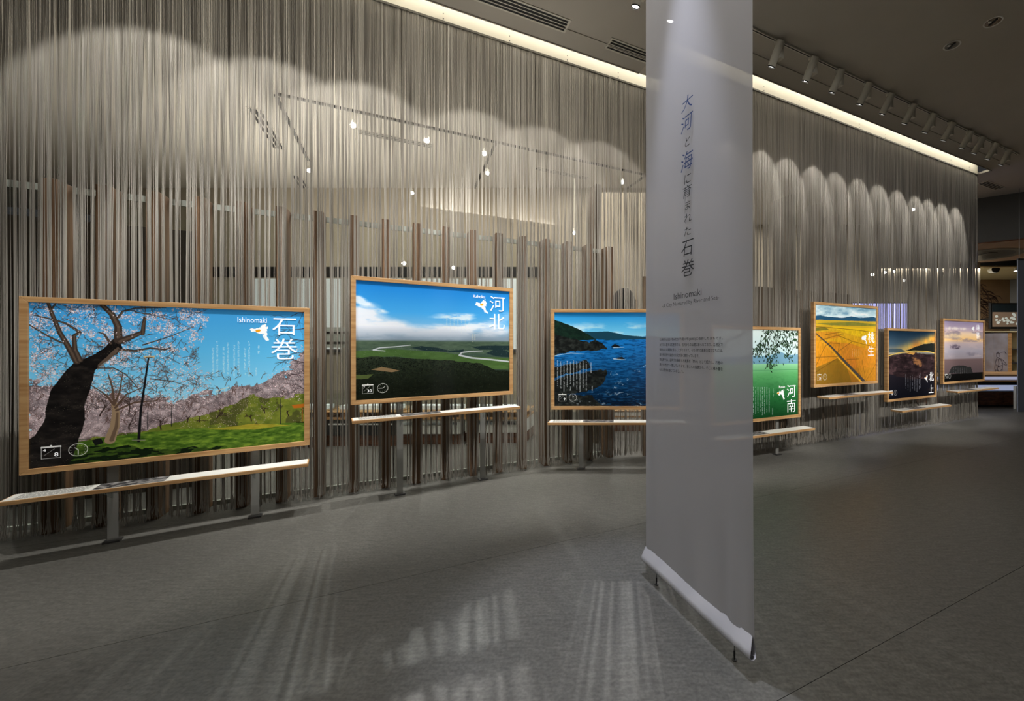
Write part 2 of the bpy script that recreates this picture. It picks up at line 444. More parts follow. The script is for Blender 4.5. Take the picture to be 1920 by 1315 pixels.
class Letters:
    def __init__(s): s.v = []; s.f = []
    def add(s, plane, body, s0, s1, z0, z1, off=0.002, goff=0.0, shear=0.0, keep=False):
        v, f = glyph(body, goff, shear)
        mn = v.min(0); mx = v.max(0); sz = mx - mn
        if keep:                                       # keep the letters' own proportions by width
            k = (s1 - s0) / sz[0]; h = sz[1] * k; zc = (z0 + z1) / 2; z0, z1 = zc - h / 2, zc + h / 2
        i = len(s.v)
        for q in v:
            a = (q - mn) / sz
            s.v.append(tuple(plane.pt(s0 + (s1 - s0) * a[0], z0 + (z1 - z0) * a[1], off)))
        s.f += [tuple(i + k for k in p) for p in f]
    def px(s, plane, body, x0, x1, y0, y1, **k):
        xc = (x0 + x1) / 2
        s.add(plane, body, plane.s_at(x0), plane.s_at(x1), plane.z(xc, y1), plane.z(xc, y0), **k)
    def build(s, name, m, parent=None):
        b = MB(); b.v = s.v; b.f = s.f
        return b.build(name, m, parent)

# ------------------------------------------------------------------ painted pictures (flat print), made pixel by pixel
def vnoise(h, w_, cy, cx, rng):
    g = rng.rand(int(cy) + 3, int(cx) + 3)
    y = np.linspace(0, cy, h); x = np.linspace(0, cx, w_)
    yi = y.astype(int); xi = x.astype(int); fy = (y - yi)[:, None]; fx = (x - xi)[None, :]
    fy = fy * fy * (3 - 2 * fy); fx = fx * fx * (3 - 2 * fx)
    a = g[yi][:, xi]; b_ = g[yi][:, xi + 1]; c = g[yi + 1][:, xi]; d = g[yi + 1][:, xi + 1]
    return (a * (1 - fx) + b_ * fx) * (1 - fy) + (c * (1 - fx) + d * fx) * fy
class Canvas:
    def __init__(s, plane, s0, s1, z0, z1, ppm, seed=1):
        s.p = plane; s.s0, s.s1, s.z0, s.z1 = s0, s1, z0, z1; s.k = ppm
        s.W = int((s1 - s0) * ppm); s.H = int((z1 - z0) * ppm)
        s.a = np.zeros((s.H, s.W, 3)); s.rng = np.random.RandomState(seed)
        s.yy, s.xx = np.mgrid[0:s.H, 0:s.W].astype(float)
        s.u = s.xx / s.W; s.v = s.yy / s.H
    def m(s, x, y):
        """photograph position on this panel -> canvas pixel"""
        return ((s.p.s_at(x) - s.s0) * s.k, (s.z1 - s.p.z(x, y)) * s.k)
    def fbm(s, cx, cy, oct=4):
        r = np.zeros((s.H, s.W)); a = 0.5; t = 0
        for o in range(oct):
            r += a * vnoise(s.H, s.W, cy * 2 ** o, cx * 2 ** o, s.rng); t += a; a *= 0.55
        return r / t
    def grad(s, stops, v=None):
        v = s.v if v is None else v
        xs = [q[0] for q in stops]; out = np.zeros(v.shape + (3,))
        for c in range(3): out[..., c] = np.interp(v, xs, [q[1][c] / 255 for q in stops])
        return out
    def blend(s, mask, col):
        mask = np.clip(mask, 0, 1)[..., None]
        c = np.array(col, float)
        if c.ndim == 1: c = c / 255
        s.a = s.a * (1 - mask) + c * mask
    def poly(s, pts, px=True, soft=1.2, rough=0, rs=12):
        P = [s.m(*q) for q in pts] if px else pts
        x = s.xx; y = s.yy
        if rough:
            n = (s.fbm(rs, rs) - 0.5) * rough; n2_ = (s.fbm(rs, rs) - 0.5) * rough
            x = x + n; y = y + n2_
        ins = np.zeros(x.shape, bool)
        j = len(P) - 1
        for i in range(len(P)):
            xi, yi = P[i]; xj, yj = P[j]
            if yi != yj:
                ins ^= ((yi > y) != (yj > y)) & (x < (xj - xi) * (y - yi) / (yj - yi) + xi)
            j = i
        return ins.astype(float)
    def soft(s, x, y, rx, ry, rot=0.0, rough=1.0, cx=14, cy=14):
        """soft cloud-like mask, centre and radii in photo px"""
        X, Y = s.m(x, y); kx = abs(s.m(x + rx, y)[0] - X); ky = abs(s.m(x, y + ry)[1] - Y)
        c_, s_ = math.cos(rot), math.sin(rot); dx, dy = s.xx - X, s.yy - Y
        a_ = (dx * c_ + dy * s_) / kx; b_ = (-dx * s_ + dy * c_) / ky
        return np.clip(np.exp(-(a_ ** 2 + b_ ** 2)) * (1 + rough * (s.fbm(cx, cy, 5) - .5) * 2.4) * 1.5 - .25, 0, 1)
    def line(s, pts, w0, w1=None, col=(0, 0, 0), al=1.0, px=True, dark=None):
        w1 = w0 if w1 is None else w1
        P = [s.m(*q) for q in pts] if px else pts
        n = len(P) - 1
        for i in range(n):
            (xa, ya), (xb, yb) = P[i], P[i + 1]
            ra = w0 + (w1 - w0) * i / n; rb = w0 + (w1 - w0) * (i + 1) / n
            R = max(ra, rb) + 1.5
            x0 = int(max(0, min(xa, xb) - R)); x1 = int(min(s.W, max(xa, xb) + R + 1)); y0 = int(max(0, min(ya, yb) - R)); y1 = int(min(s.H, max(ya, yb) + R + 1))
            if x1 <= x0 or y1 <= y0: continue
            X = s.xx[y0:y1, x0:x1]; Y = s.yy[y0:y1, x0:x1]
            dx, dy = xb - xa, yb - ya; L = dx * dx + dy * dy + 1e-9
            t = np.clip(((X - xa) * dx + (Y - ya) * dy) / L, 0, 1)
            dist = np.hypot(X - xa - t * dx, Y - ya - t * dy) - (ra + (rb - ra) * t)
            mk = (np.clip(0.5 - dist, 0, 1) * al)[..., None]
            s.a[y0:y1, x0:x1] = s.a[y0:y1, x0:x1] * (1 - mk) + np.array(col) / 255 * mk
    def twig(s, x, y, ang, ln, r, depth, col, spread=0.5):
        """random branching in canvas pixels"""
        rng = s.rng; pts = [(x, y)]
        for _ in range(4):
            ang += rng.normal(0, 0.18); x += math.cos(ang) * ln / 4; y += math.sin(ang) * ln / 4; pts.append((x, y))
        s.line(pts, r, r * 0.6, col, px=False)
        if depth > 0:
            for _ in range(rng.randint(2, 4)):
                q = pts[rng.randint(1, 5)]
                s.twig(q[0], q[1], ang + rng.normal(0, spread), ln * rng.uniform(0.5, 0.8), r * 0.6, depth - 1, col, spread)
    def dots(s, n, dens, cols, size=1, al=0.9):
        """n specks thrown where dens (0..1) lets them"""
        x = s.rng.randint(1, s.W - 2 - size, n); y = s.rng.randint(1, s.H - 2 - size, n)
        k = s.rng.rand(n) < dens[y, x]; x = x[k]; y = y[k]
        c = np.array(cols)[s.rng.randint(0, len(cols), len(x))] / 255 * s.rng.uniform(0.85, 1.08, len(x))[:, None]
        sz = s.rng.randint(1, size + 1, len(x))
        for dy in range(size):
            for dx in range(size):
                kk = (sz > dx) & (sz > dy)
                s.a[y[kk] + dy, x[kk] + dx] = s.a[y[kk] + dy, x[kk] + dx] * (1 - al) + c[kk] * al
    def icons(s, hour, minute):
        """calendar and clock outline in the lower corner, sizes in metres on the panel"""
        k = s.k; c = (226, 226, 222); H = s.H
        def L(pts, wd): s.line([(a * k, H - b_ * k) for a, b_ in pts], wd * k, None, c, px=False)
        x0, x1, z0, z1 = 0.052, 0.140, 0.062, 0.148
        L([(x0, z0), (x1, z0), (x1, z1), (x0, z1), (x0, z0)], 0.0012)
        L([(x0, z1 - 0.006), (x1, z1 - 0.006)], 0.0042); L([(0.096, z1 + 0.002), (0.096, z1 + 0.004)], 0.005)
        L([(x0 + 0.012, z0 + 0.022), (x1 - 0.028, z1 - 0.02)], 0.0007)
        cx, cz, r = 0.222, 0.106, 0.045
        L([(cx + r * math.cos(a), cz + r * math.sin(a)) for a in np.linspace(0, 2 * math.pi, 40)], 0.0015)
        for q in range(12):
            a = q * math.pi / 6; L([(cx + r * .72 * math.cos(a), cz + r * .72 * math.sin(a)), (cx + r * .85 * math.cos(a), cz + r * .85 * math.sin(a))], 0.0008)
        a = math.pi / 2 - (hour + minute / 60) * math.pi / 6; L([(cx, cz), (cx + r * .5 * math.cos(a), cz + r * .5 * math.sin(a))], 0.0019)
        a = math.pi / 2 - minute * math.pi / 30; L([(cx, cz), (cx + r * .78 * math.cos(a), cz + r * .78 * math.sin(a))], 0.0019)
    def islands(s, x, y, sc, oy=(0, 0)):
        """small white district map with one orange patch, sc in photo px"""
        cx, cy = s.m(x, y); k = abs(s.m(x, y + sc)[1] - cy)
        pts = [(-1.1, -.1), (-.7, -.35), (-.2, -.4), (.4, -.8), (.9, -1.0), (.6, -.6), (1.0, -.6), (.8, -.2), (.95, .1), (.6, .2), (.8, .6), (1.0, 1.0), (1.1, 1.3), (.7, 1.3), (.5, .8), (.2, .4), (-.1, .3), (-.6, .25)]
        s.blend(s.poly([(cx + a * k, cy + b_ * k) for a, b_ in pts], px=False, rough=k * 0.75, rs=s.W / k * 1.6), (250, 252, 252))
        pts = [(-.45, -.05), (0, -.22), (.2, -.05), (.0, .2), (-.35, .2)]
        s.blend(s.poly([(cx + (a + oy[0]) * k, cy + (b_ + oy[1]) * k) for a, b_ in pts], px=False), (240, 160, 30))
    def columns(s, xs, y0, y1, col=(238, 244, 248), al=0.75, gap=0.3, sz=2.0):
        """upright columns of tiny printed marks, in photo px"""
        for i, x in enumerate(xs):
            xa, ya = s.m(x, y0 if np.isscalar(y0) else y0[i]); xb, yb = s.m(x, y1 if np.isscalar(y1) else y1[i])
            y = ya
            while y < yb:
                if s.rng.rand() > gap * 0.3:
                    for _ in range(3):
                        a = s.rng.uniform(-sz, sz); b_ = s.rng.uniform(0, sz * 1.3); 
                        if s.rng.rand() < .5: s.line([(xa - sz + a * .2, y + b_), (xa + sz, y + b_)], 0.45, None, col, al, px=False)
                        else: s.line([(xa + a, y), (xa + a, y + sz * 1.3)], 0.45, None, col, al, px=False)
                y += sz * 2.1
    def material(s, name, estr):
        im = bpy.data.images.new(name, s.W, s.H)
        buf = np.ones((s.H, s.W, 4), np.float32); buf[..., :3] = np.clip(s.a, 0, 1)[::-1]
        im.pixels.foreach_set(buf.reshape(-1)); im.update(); im.pack()
        m = mat(name, (1, 1, 1, 1), 0.12, spec=0.5); nt = m.node_tree; b_ = nt.nodes['Principled BSDF']
        t = nt.nodes.new('ShaderNodeTexImage'); t.image = im; t.extension = 'EXTEND'
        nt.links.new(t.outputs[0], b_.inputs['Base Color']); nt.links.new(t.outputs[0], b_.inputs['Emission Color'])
        b_.inputs['Emission Strength'].default_value = estr  # print glows a little itself, standing in for spotlight on its face
        return m

def paint_cherry(c):
    R = c.rng
    c.a = c.grad([(0, (58, 146, 208)), (.3, (88, 178, 226)), (.62, (138, 208, 236)), (.75, (170, 214, 232)), (1, (120, 150, 110))])
    n = c.fbm(10, 8, 5)
    bark = (38, 30, 27); twigc = (74, 56, 52)
    # far blossoms
    far = c.poly([(40, 715), (120, 725), (200, 740), (280, 745), (330, 748), (380, 738), (420, 735), (455, 722), (500, 712), (530, 700), (560, 668), (585, 650), (585, 820), (40, 900)], rough=70, rs=26)
    fl2 = c.fbm(40, 34, 5)
    c.blend(far * 0.9, np.stack([0.16 + 0.75 * fl2, 0.10 + 0.70 * fl2, 0.10 + 0.70 * fl2], -1))
    for _ in range(170):
        x, y = c.m(R.uniform(45, 575), R.uniform(700, 800)); c.twig(x, y, R.uniform(-2.6, -.5), 22, 0.9, 2, (84, 64, 60))
    c.dots(60000, far * 0.55, [(214, 190, 190), (196, 170, 170), (150, 122, 122), (228, 208, 208), (110, 90, 88)], 2)
    # hill and lawn
    hill = c.poly([(40, 840), (250, 812), (330, 792), (420, 765), (470, 742), (520, 748), (580, 735), (585, 900), (40, 900)], rough=34, rs=30)
    g = c.fbm(30, 30, 5)
    c.blend(hill, np.stack([0.26 + 0.28 * g, 0.32 + 0.24 * g, 0.10 + 0.12 * g], -1))
    bush = hill * (c.fbm(14, 9, 4) > 0.53)
    c.blend(bush * 0.6, (58, 58, 34))
    c.dots(20000, hill * (c.fbm(12, 9, 4) > 0.5) * (c.v < 0.86) * 0.5, [(206, 180, 180), (176, 150, 148)], 2)
    lawn = c.poly([(40, 845), (240, 815), (330, 806), (450, 800), (585, 790), (585, 900), (40, 900)], rough=6, rs=20)
    g2 = c.fbm(40, 90, 5)
    c.blend(lawn, np.stack([0.14 + 0.42 * g2 ** 1.4, 0.25 + 0.42 * g2 ** 1.4, 0.05 + 0.16 * g2], -1))
    gold = c.poly([(380, 806), (470, 795), (545, 798), (470, 806)], rough=8)
    c.blend(gold * 0.6, (190, 160, 50))
    sh = c.poly([(40, 862), (150, 835), (300, 842), (430, 840), (330, 862), (200, 880), (40, 905)], rough=40, rs=16)
    c.blend(sh * (0.45 + 0.6 * (c.fbm(20, 50, 4) > .5)), (14, 26, 12))
    for _ in range(40):
        x, y = c.m(R.uniform(100, 560), R.uniform(815, 850)); c.line([(x, y), (x + R.uniform(15, 50), y + R.uniform(-3, 3))], R.uniform(.6, 2), .4, (22, 50, 14), .55, px=False)
    for x0, y0, h in ((350, 792, 14), (372, 792, 20), (405, 785, 25), (470, 790, 18), (495, 775, 20), (540, 780, 14), (300, 806, 25), (240, 806, 28)):
        x, y = c.m(x0, y0); c.twig(x, y, -1.5, h * 1.2, 2, 3, (48, 36, 32), .8)
    for x0, y0, y1, r in ((320, 800, 762, 1.2), (275, 806, 770, 1.4), (525, 795, 748, 1.6), (445, 790, 775, .8)):
        c.line([(x0, y0), (x0, y1)], r, r * .6, (30, 32, 34))
    # pale gate on the hill
    c.line([(403, 734), (428, 726)], 1.4, 1.4, (206, 208, 190)); c.line([(406, 744), (406, 733)], 1.2, 1.2, (196, 200, 186)); c.line([(420, 740), (420, 729)], 1.2, 1.2, (196, 200, 186))
    # orange digger at the edge
    c.blend(c.poly([(546, 760), (574, 757), (574, 764), (550, 766)]), (170, 96, 30)); c.line([(566, 764), (566, 790)], 2, 2, (130, 80, 30)); c.line([(555, 792), (575, 792)], 2.5, 2.5, (36, 24, 16))
    # middle tree
    mid = c.poly([(150, 640), (230, 660), (330, 650), (400, 700), (380, 760), (300, 775), (160, 780)], rough=60, rs=12)
    for _ in range(110):
        x, y = c.m(R.uniform(160, 380), R.uniform(660, 770)); c.twig(x, y, R.uniform(-3, 0), 26, .9, 2, (86, 66, 60))
    c.dots(42000, mid * (c.fbm(26, 22, 4) > .42) * .5, [(236, 214, 212), (214, 190, 190), (178, 150, 150), (244, 230, 228)], 3)
    tr = [(204, 826), (213, 800), (215, 775), (212, 757)]
    c.line(tr, 15, 8, (140, 118, 92)); c.line([(207, 826), (216, 800), (218, 775)], 6, 3, (96, 78, 62))
    for b_ in ([(212, 760), (195, 740), (168, 722)], [(213, 757), (222, 735), (228, 700)], [(214, 765), (235, 740), (262, 728)], [(216, 770), (250, 755), (290, 752), (300, 744)], [(212, 757), (208, 725), (200, 700)]):
        c.line(b_, 3.6, 1.2, (84, 66, 54))
    for x0, y0, h in ((150, 790, 50), (185, 780, 40), (240, 775, 40)):
        x, y = c.m(x0, y0); c.twig(x, y, -1.4, h, 2.2, 3, (54, 42, 38), .8)
    c.line([(258, 828), (262, 770), (277, 668)], 4.2, 2.4, (22, 22, 24))
    e = c.m(278, 669); c.line([(e[0] - 13, e[1]), (e[0] + 13, e[1])], 3.2, 3.2, (196, 180, 140), px=False); c.line([(e[0] - 8, e[1] + 3), (e[0] + 8, e[1] + 3)], 1.8, None, (90, 76, 60), px=False)
    c.line([(246, 826), (270, 826)], 1.6, 1.6, (120, 118, 100))
    c.blend(c.poly([(170, 826), (186, 822), (192, 832), (176, 836)], rough=4), (20, 22, 20))
    # blossom canopy of the near tree
    can = c.poly([(40, 560), (330, 568), (395, 580), (385, 640), (320, 668), (270, 645), (250, 690), (190, 690), (150, 640), (100, 680), (40, 760)], rough=50, rs=10)
    can = np.maximum(can, 0.7 * c.poly([(40, 640), (110, 650), (130, 720), (110, 800), (40, 830)], rough=40, rs=10))
    for _ in range(120):
        x, y = c.m(R.uniform(48, 370), R.uniform(560, 690)); c.twig(x, y, R.uniform(-3.1, 3.1), 30, .9, 2, twigc, .6)
    dens = can * np.clip((c.fbm(34, 28, 4) - .42) * 5, 0.04, 1)
    c.dots(130000, dens * .55, [(230, 212, 214), (214, 194, 196), (178, 154, 158), (238, 226, 226), (120, 100, 102)], 3)
    c.dots(9000, dens * .6, [(240, 224, 226), (228, 208, 212), (200, 178, 184)], 5, .75)
    # right edge branches
    for x0, y0, an in ((575, 585, 2.8), (575, 615, 2.9), (577, 640, 3.2), (577, 680, 3.5), (577, 710, 3.3), (577, 660, 2.7), (577, 735, 3.6)):
        x, y = c.m(x0, y0); c.twig(x, y, an, 70, 1.6, 3, (60, 48, 50), .5)
    rc = c.poly([(585, 640), (555, 650), (530, 690), (500, 705), (500, 740), (585, 760)], rough=30, rs=14)
    c.dots(26000, rc * (c.fbm(30, 24, 4) > .4) * .5, [(226, 200, 200), (200, 176, 176), (150, 126, 128), (238, 220, 220)], 3)
    # great trunk
    tp = lambda pts: [(20 + a / 3.46, 540 + b_ / 3.46) for a, b_ in pts]
    trunk = c.poly(tp([(70, 1230), (70, 1010), (150, 960), (205, 870), (222, 770), (250, 660), (300, 600), (345, 535), (400, 485), (470, 462), (540, 430), (600, 385), (660, 330), (700, 340), (715, 390), (660, 440), (575, 500), (540, 535), (522, 610), (495, 690), (470, 760), (475, 850), (440, 960), (415, 1040), (395, 1110), (300, 1230)]), rough=7, rs=26)
    bt = c.fbm(30, 40, 5)
    c.blend(trunk, np.stack([0.06 + .16 * bt ** 2, 0.055 + .14 * bt ** 2, 0.055 + .12 * bt ** 2], -1))
    c.dots(9000, trunk * (c.fbm(16, 20, 3) > .55), [(86, 80, 68), (60, 56, 50), (110, 104, 84)], 2, .5)
    hi = c.poly(tp([(560, 500), (690, 380), (705, 400), (600, 500), (545, 540)]), rough=6); c.blend(hi * .6, (128, 106, 88))
    for pts, r0, r1 in (([(420, 480), (370, 390), (310, 290), (260, 170), (230, 85)], 9, 4), ([(440, 470), (408, 400), (402, 310), (440, 285)], 8, 4), ([(430, 280), (350, 230), (250, 200), (140, 175)], 4, 1.6), ([(320, 355), (240, 315), (160, 270), (95, 228)], 3, 1.6),
                        ([(690, 340), (690, 250), (650, 170), (570, 95)], 12, 7), ([(690, 190), (720, 150), (800, 130), (1000, 125)], 4, 1.5), ([(700, 345), (780, 315), (850, 285), (862, 190)], 12, 4), ([(850, 300), (850, 230), (870, 185)], 5, 2), ([(700, 400), (800, 408), (900, 390), (990, 400), (1030, 388)], 5, 2),
                        ([(850, 370), (930, 345), (1040, 310), (1180, 250)], 2.4, .8), ([(640, 360), (600, 300), (560, 285)], 4, 1.5), ([(560, 520), (660, 520), (740, 560), (810, 640)], 2.4, 1), ([(800, 155), (900, 170), (1030, 205)], 2.2, .8), ([(260, 130), (290, 90)], 3, 1.2), ([(900, 590), (1040, 605), (1150, 640)], 1.8, .7)):
        c.line(tp(pts), r0, r1, (58, 48, 42)); c.line([(a + .6, b_ + .6) for a, b_ in tp(pts)], r0 * .4, r1 * .3, (104, 88, 74), .6)
    c.dots(16000, dens * (1 - trunk) * .3, [(236, 220, 222), (220, 200, 202)], 3)
    c.islands(485, 620, 13)
    c.columns([398, 406, 418, 426, 438, 446, 458, 466], [648, 640] * 4, [703, 704, 698, 701, 706, 700, 702, 706], al=.6, sz=2.6)
    c.columns([484], 648, 663, al=.8, sz=3); c.columns([479], 690, 704, al=.6, sz=2.4)

def paint_plain(c):
    n = c.fbm(6, 10, 5)
    c.a = c.grad([(0, (28, 120, 200)), (.25, (66, 158, 222)), (.40, (130, 184, 222)), (.49, (120, 134, 146)), (.53, (84, 98, 100)), (.60, (62, 82, 70)), (1, (20, 26, 20))])
    cl = c.fbm(5, 16, 5)
    a1 = 0 * cl; a2 = 0 * cl; a3 = 0 * cl; a4 = 0 * cl
    for q in ((675, 592, 42, 26, .2), (705, 606, 50, 18, .3), (740, 616, 60, 14, .15), (800, 624, 70, 12, .05), (690, 622, 60, 16, 0), (870, 622, 90, 12, 0)):
        c.blend(c.soft(*q, 1.0, 8, 20) * .95, (226, 230, 238))
    for q in ((862, 595, 40, 7, -.04), (900, 612, 50, 8, -.2), (678, 564, 22, 7, .5), (712, 582, 14, 4, .2)):
        c.blend(c.soft(*q, 1.3, 10, 26) * .8, (236, 240, 246))
    c.blend(c.soft(938, 600, 34, 11, -.4, 1.2, 10, 26) * .6, (150, 190, 226))
    hz = np.clip(1 - np.abs(c.v - .47) / .10, 0, 1); c.blend(hz * .7, np.stack([.48 + 0 * n, .55 + 0 * n, .62 + 0 * n], -1))
    land = np.clip((c.v - .49) / .02, 0, 1); g = c.fbm(20, 60, 5)
    c.blend(land * (c.v < .62), np.stack([.20 + .14 * g, .27 + .14 * g, .23 + .10 * g], -1))
    c.blend(c.poly([(660, 658), (740, 655), (830, 660), (880, 668), (965, 672), (965, 694), (900, 690), (830, 678), (740, 668), (660, 672)], rough=5), np.stack([.22 + .08 * g, .32 + .09 * g, .16 + .06 * g], -1))
    for pts in ([(770, 652), (790, 649), (820, 652), (845, 658), (870, 655), (868, 661), (800, 658)], [(884, 650), (920, 648), (963, 648), (963, 656), (900, 656)], [(912, 662), (930, 655), (948, 657), (963, 664), (963, 670), (930, 668)]):
        c.blend(c.poly(pts, rough=5), (30, 46, 48))
    riv = (176, 182, 186)
    c.line([(700, 656), (712, 652), (740, 650), (770, 647)], 3, 1.5, riv); c.line([(700, 656), (722, 658)], 2.4, 1.6, riv)
    c.line([(862, 666), (866, 661), (880, 659), (905, 658)], 3.5, 1.6, riv); c.line([(862, 666), (885, 671), (920, 674), (965, 679)], 4, 3.5, riv)
    c.dots(6000, ((c.v > .55) & (c.v < .64)) * .3, [(140, 142, 140), (170, 172, 170)], 1)
    f = c.poly([(655, 672), (700, 668), (740, 670), (790, 673), (850, 676), (905, 682), (930, 694), (965, 695), (965, 770), (655, 770)], rough=9, rs=26)
    t = c.fbm(70, 60, 5); fade = np.clip((c.v - .62) / .3, 0, 1)
    c.blend(f, np.stack([(.10 + .12 * t) * (1 - .55 * fade), (.13 + .13 * t) * (1 - .55 * fade), (.10 + .09 * t) * (1 - .6 * fade)], -1))
    c.dots(26000, f * .6, [(14, 18, 14), (8, 10, 8), (34, 42, 34)], 3, .7)
    c.blend(c.poly([(695, 693), (715, 688), (750, 694), (735, 698)], rough=7) * .8, (146, 118, 84)); c.blend(c.poly([(660, 704), (700, 702), (690, 710), (660, 712)], rough=6) * .8, (84, 98, 52))
    c.islands(902, 572, 11, (.3, -.1))
    c.columns([838, 845, 852, 859, 866, 873, 880], [590 + (i * 7) % 5 for i in range(7)], [618 + (i * 5) % 7 for i in range(7)], (206, 214, 214), .55, sz=2.2)
    c.columns([887, 891], 626, 640, (206, 204, 176), .7, sz=2)

def paint_coast(c):
    n = c.fbm(8, 8, 5)
    c.a = c.grad([(0, (26, 132, 206)), (.2, (104, 192, 232)), (.265, (140, 208, 236)), (.27, (20, 116, 196)), (.45, (24, 104, 172)), (.7, (14, 62, 106)), (1, (6, 16, 30))])
    cl = c.fbm(6, 14, 5); c.blend(((c.v > .1) & (c.v < .25)) * np.clip((cl - .5) * 5, 0, .9) * np.clip(1 - np.abs(c.v - .19) / .1, 0, 1), (220, 238, 246))
    wv = c.fbm(30, 110, 4); sea = (c.v > .27)
    c.blend(sea * np.clip((wv - .5) * 2, 0, .35), (40, 124, 190)); c.blend(sea * np.clip((.48 - wv) * 3, 0, .45), (6, 34, 66))
    r = c.fbm(40, 40, 5); rock = np.stack([.06 + .20 * r ** 2, .07 + .21 * r ** 2, .07 + .19 * r ** 2], -1)
    c.blend(c.poly([(1090, 622), (1115, 622), (1140, 621), (1175, 629), (1210, 632), (1300, 634), (1300, 634), (1140, 638), (1100, 634)], rough=5), (26, 66, 84))
    c.blend(c.poly([(1200, 632), (1216, 629), (1235, 632)], rough=2), (70, 140, 190))
    c.blend(c.poly([(1030, 598), (1050, 603), (1080, 615), (1105, 628), (1118, 637), (1060, 640), (1030, 645)], rough=7), np.stack([.05 + .06 * r, .10 + .10 * r, .09 + .06 * r], -1))
    c.blend(c.poly([(1030, 625), (1060, 632), (1105, 642), (1115, 636), (1130, 645), (1137, 653), (1120, 658), (1080, 657), (1030, 668)], rough=14, rs=24), rock)
    c.blend(c.poly([(1145, 650), (1152, 645), (1162, 650), (1160, 652)], rough=5), (22, 26, 28)); c.blend(c.poly([(1154, 671), (1166, 669), (1172, 673), (1160, 675)], rough=5), (30, 30, 30))
    c.line([(1150, 652), (1170, 651)], 1.4, .8, (220, 236, 240)); c.line([(1150, 673), (1173, 675)], 1.6, .8, (220, 236, 240)); c.line([(1040, 667), (1070, 662), (1095, 664)], 1.4, .8, (170, 196, 206))
    for p in ([(1030, 690), (1070, 683), (1100, 675), (1108, 690), (1060, 702), (1030, 712)], [(1030, 720), (1060, 703), (1090, 700), (1136, 693), (1138, 704), (1128, 722), (1100, 735), (1060, 740), (1110, 742), (1130, 765), (1030, 775)]):
        c.blend(c.poly(p, rough=18, rs=22), rock)
        c.line([(a, b_ - 1) for a, b_ in p[:4]], 1.2, .7, (120, 118, 110), .5)
    fo = np.clip((c.fbm(34, 40, 4) - .5) * 5, 0, 1)
    for p in ([(1130, 735), (1160, 712), (1180, 708), (1170, 720), (1150, 735), (1190, 740), (1150, 745), (1120, 738)], [(1060, 752), (1110, 745), (1140, 760), (1100, 765)], [(1195, 692), (1215, 683), (1215, 700), (1190, 697)], [(1140, 695), (1150, 690), (1160, 706), (1146, 708)], [(1170, 765), (1200, 755), (1215, 765)]):
        c.blend(c.poly(p, rough=26, rs=16) * fo * .5 * (c.fbm(90, 90, 2) > .5), (214, 230, 238))
    xs = [1045 + i * 6 for i in range(10)]
    c.columns(xs, [676 + (i * 7) % 5 for i in range(10)], [724 + (i * 5) % 12 for i in range(10)], al=.75, sz=2.0)
    c.columns([1108, 1110], [680, 724], [700, 736], al=.85, sz=2.0)

def paint_leaves(c):
    R = c.rng; n = c.fbm(30, 60, 4)
    c.a = c.grad([(0, (214, 230, 226)), (.28, (196, 222, 226)), (.36, (150, 196, 206)), (.372, (150, 206, 164)), (.5, (92, 166, 102)), (.75, (40, 108, 56)), (1, (18, 62, 30))])
    c.blend(c.poly([(1300, 672), (1380, 668), (1440, 668), (1465, 660), (1480, 666), (1505, 664), (1505, 682), (1300, 684)], rough=6) * .85, (104, 150, 178))
    c.blend((c.v > .45) * np.clip((n - .5) * 2.0, 0, .3) * np.clip((c.v - .45) * 2, 0, 1), (14, 60, 26)); c.line([(1300, 697), (1500, 693)], .9, .9, (40, 110, 60), .6)
    R2 = c.rng
    def spray(x0, y0, x1, y1, k):
        c.line([(x0, y0), ((x0 + x1) / 2 + R2.uniform(-3, 3), (y0 + y1) / 2), (x1, y1)], 1.4, .7, (36, 46, 30))
        for _ in range(k):
            t = R2.rand() ** .8; x = x0 + (x1 - x0) * t + R2.normal(0, 5); y = y0 + (y1 - y0) * t + R2.normal(0, 5)
            a = R2.uniform(.5, 2.4); X, Y = c.m(x, y); ln = R2.uniform(9, 17)
            p = [(X, Y), (X + math.cos(a) * ln / 2, Y + math.sin(a) * ln / 2), (X + math.cos(a) * ln, Y + math.sin(a) * ln)]
            col = [(24, 44, 28), (36, 60, 38), (50, 76, 48), (18, 30, 22)][R2.randint(4)]
            c.line(p[:2], 1.0, 3.0, col, px=False); c.line(p[1:], 3.0, .5, col, px=False)
    for q in ((1450, 618, 1420, 668, 70), (1470, 616, 1480, 672, 70), (1490, 616, 1482, 660, 60), (1450, 617, 1405, 672, 40), (1440, 640, 1446, 688, 60), (1460, 620, 1452, 675, 60), (1500, 616, 1500, 650, 60), (1430, 622, 1500, 622, 80), (1400, 622, 1350, 650, 40), (1440, 680, 1447, 693, 20), (1475, 640, 1452, 650, 40), (1430, 640, 1412, 665, 30)):
        spray(*q)
    c.islands(1466, 738, 9, (-.7, -.1))
    c.columns([1410 + i * 4.2 for i in range(9)], 726, [770 + (i * 7) % 9 for i in range(9)], al=.8, sz=2.2)
    c.columns([1452], 729, 744, al=.5, sz=2); c.columns([1450], 766, 778, al=.7, sz=2)

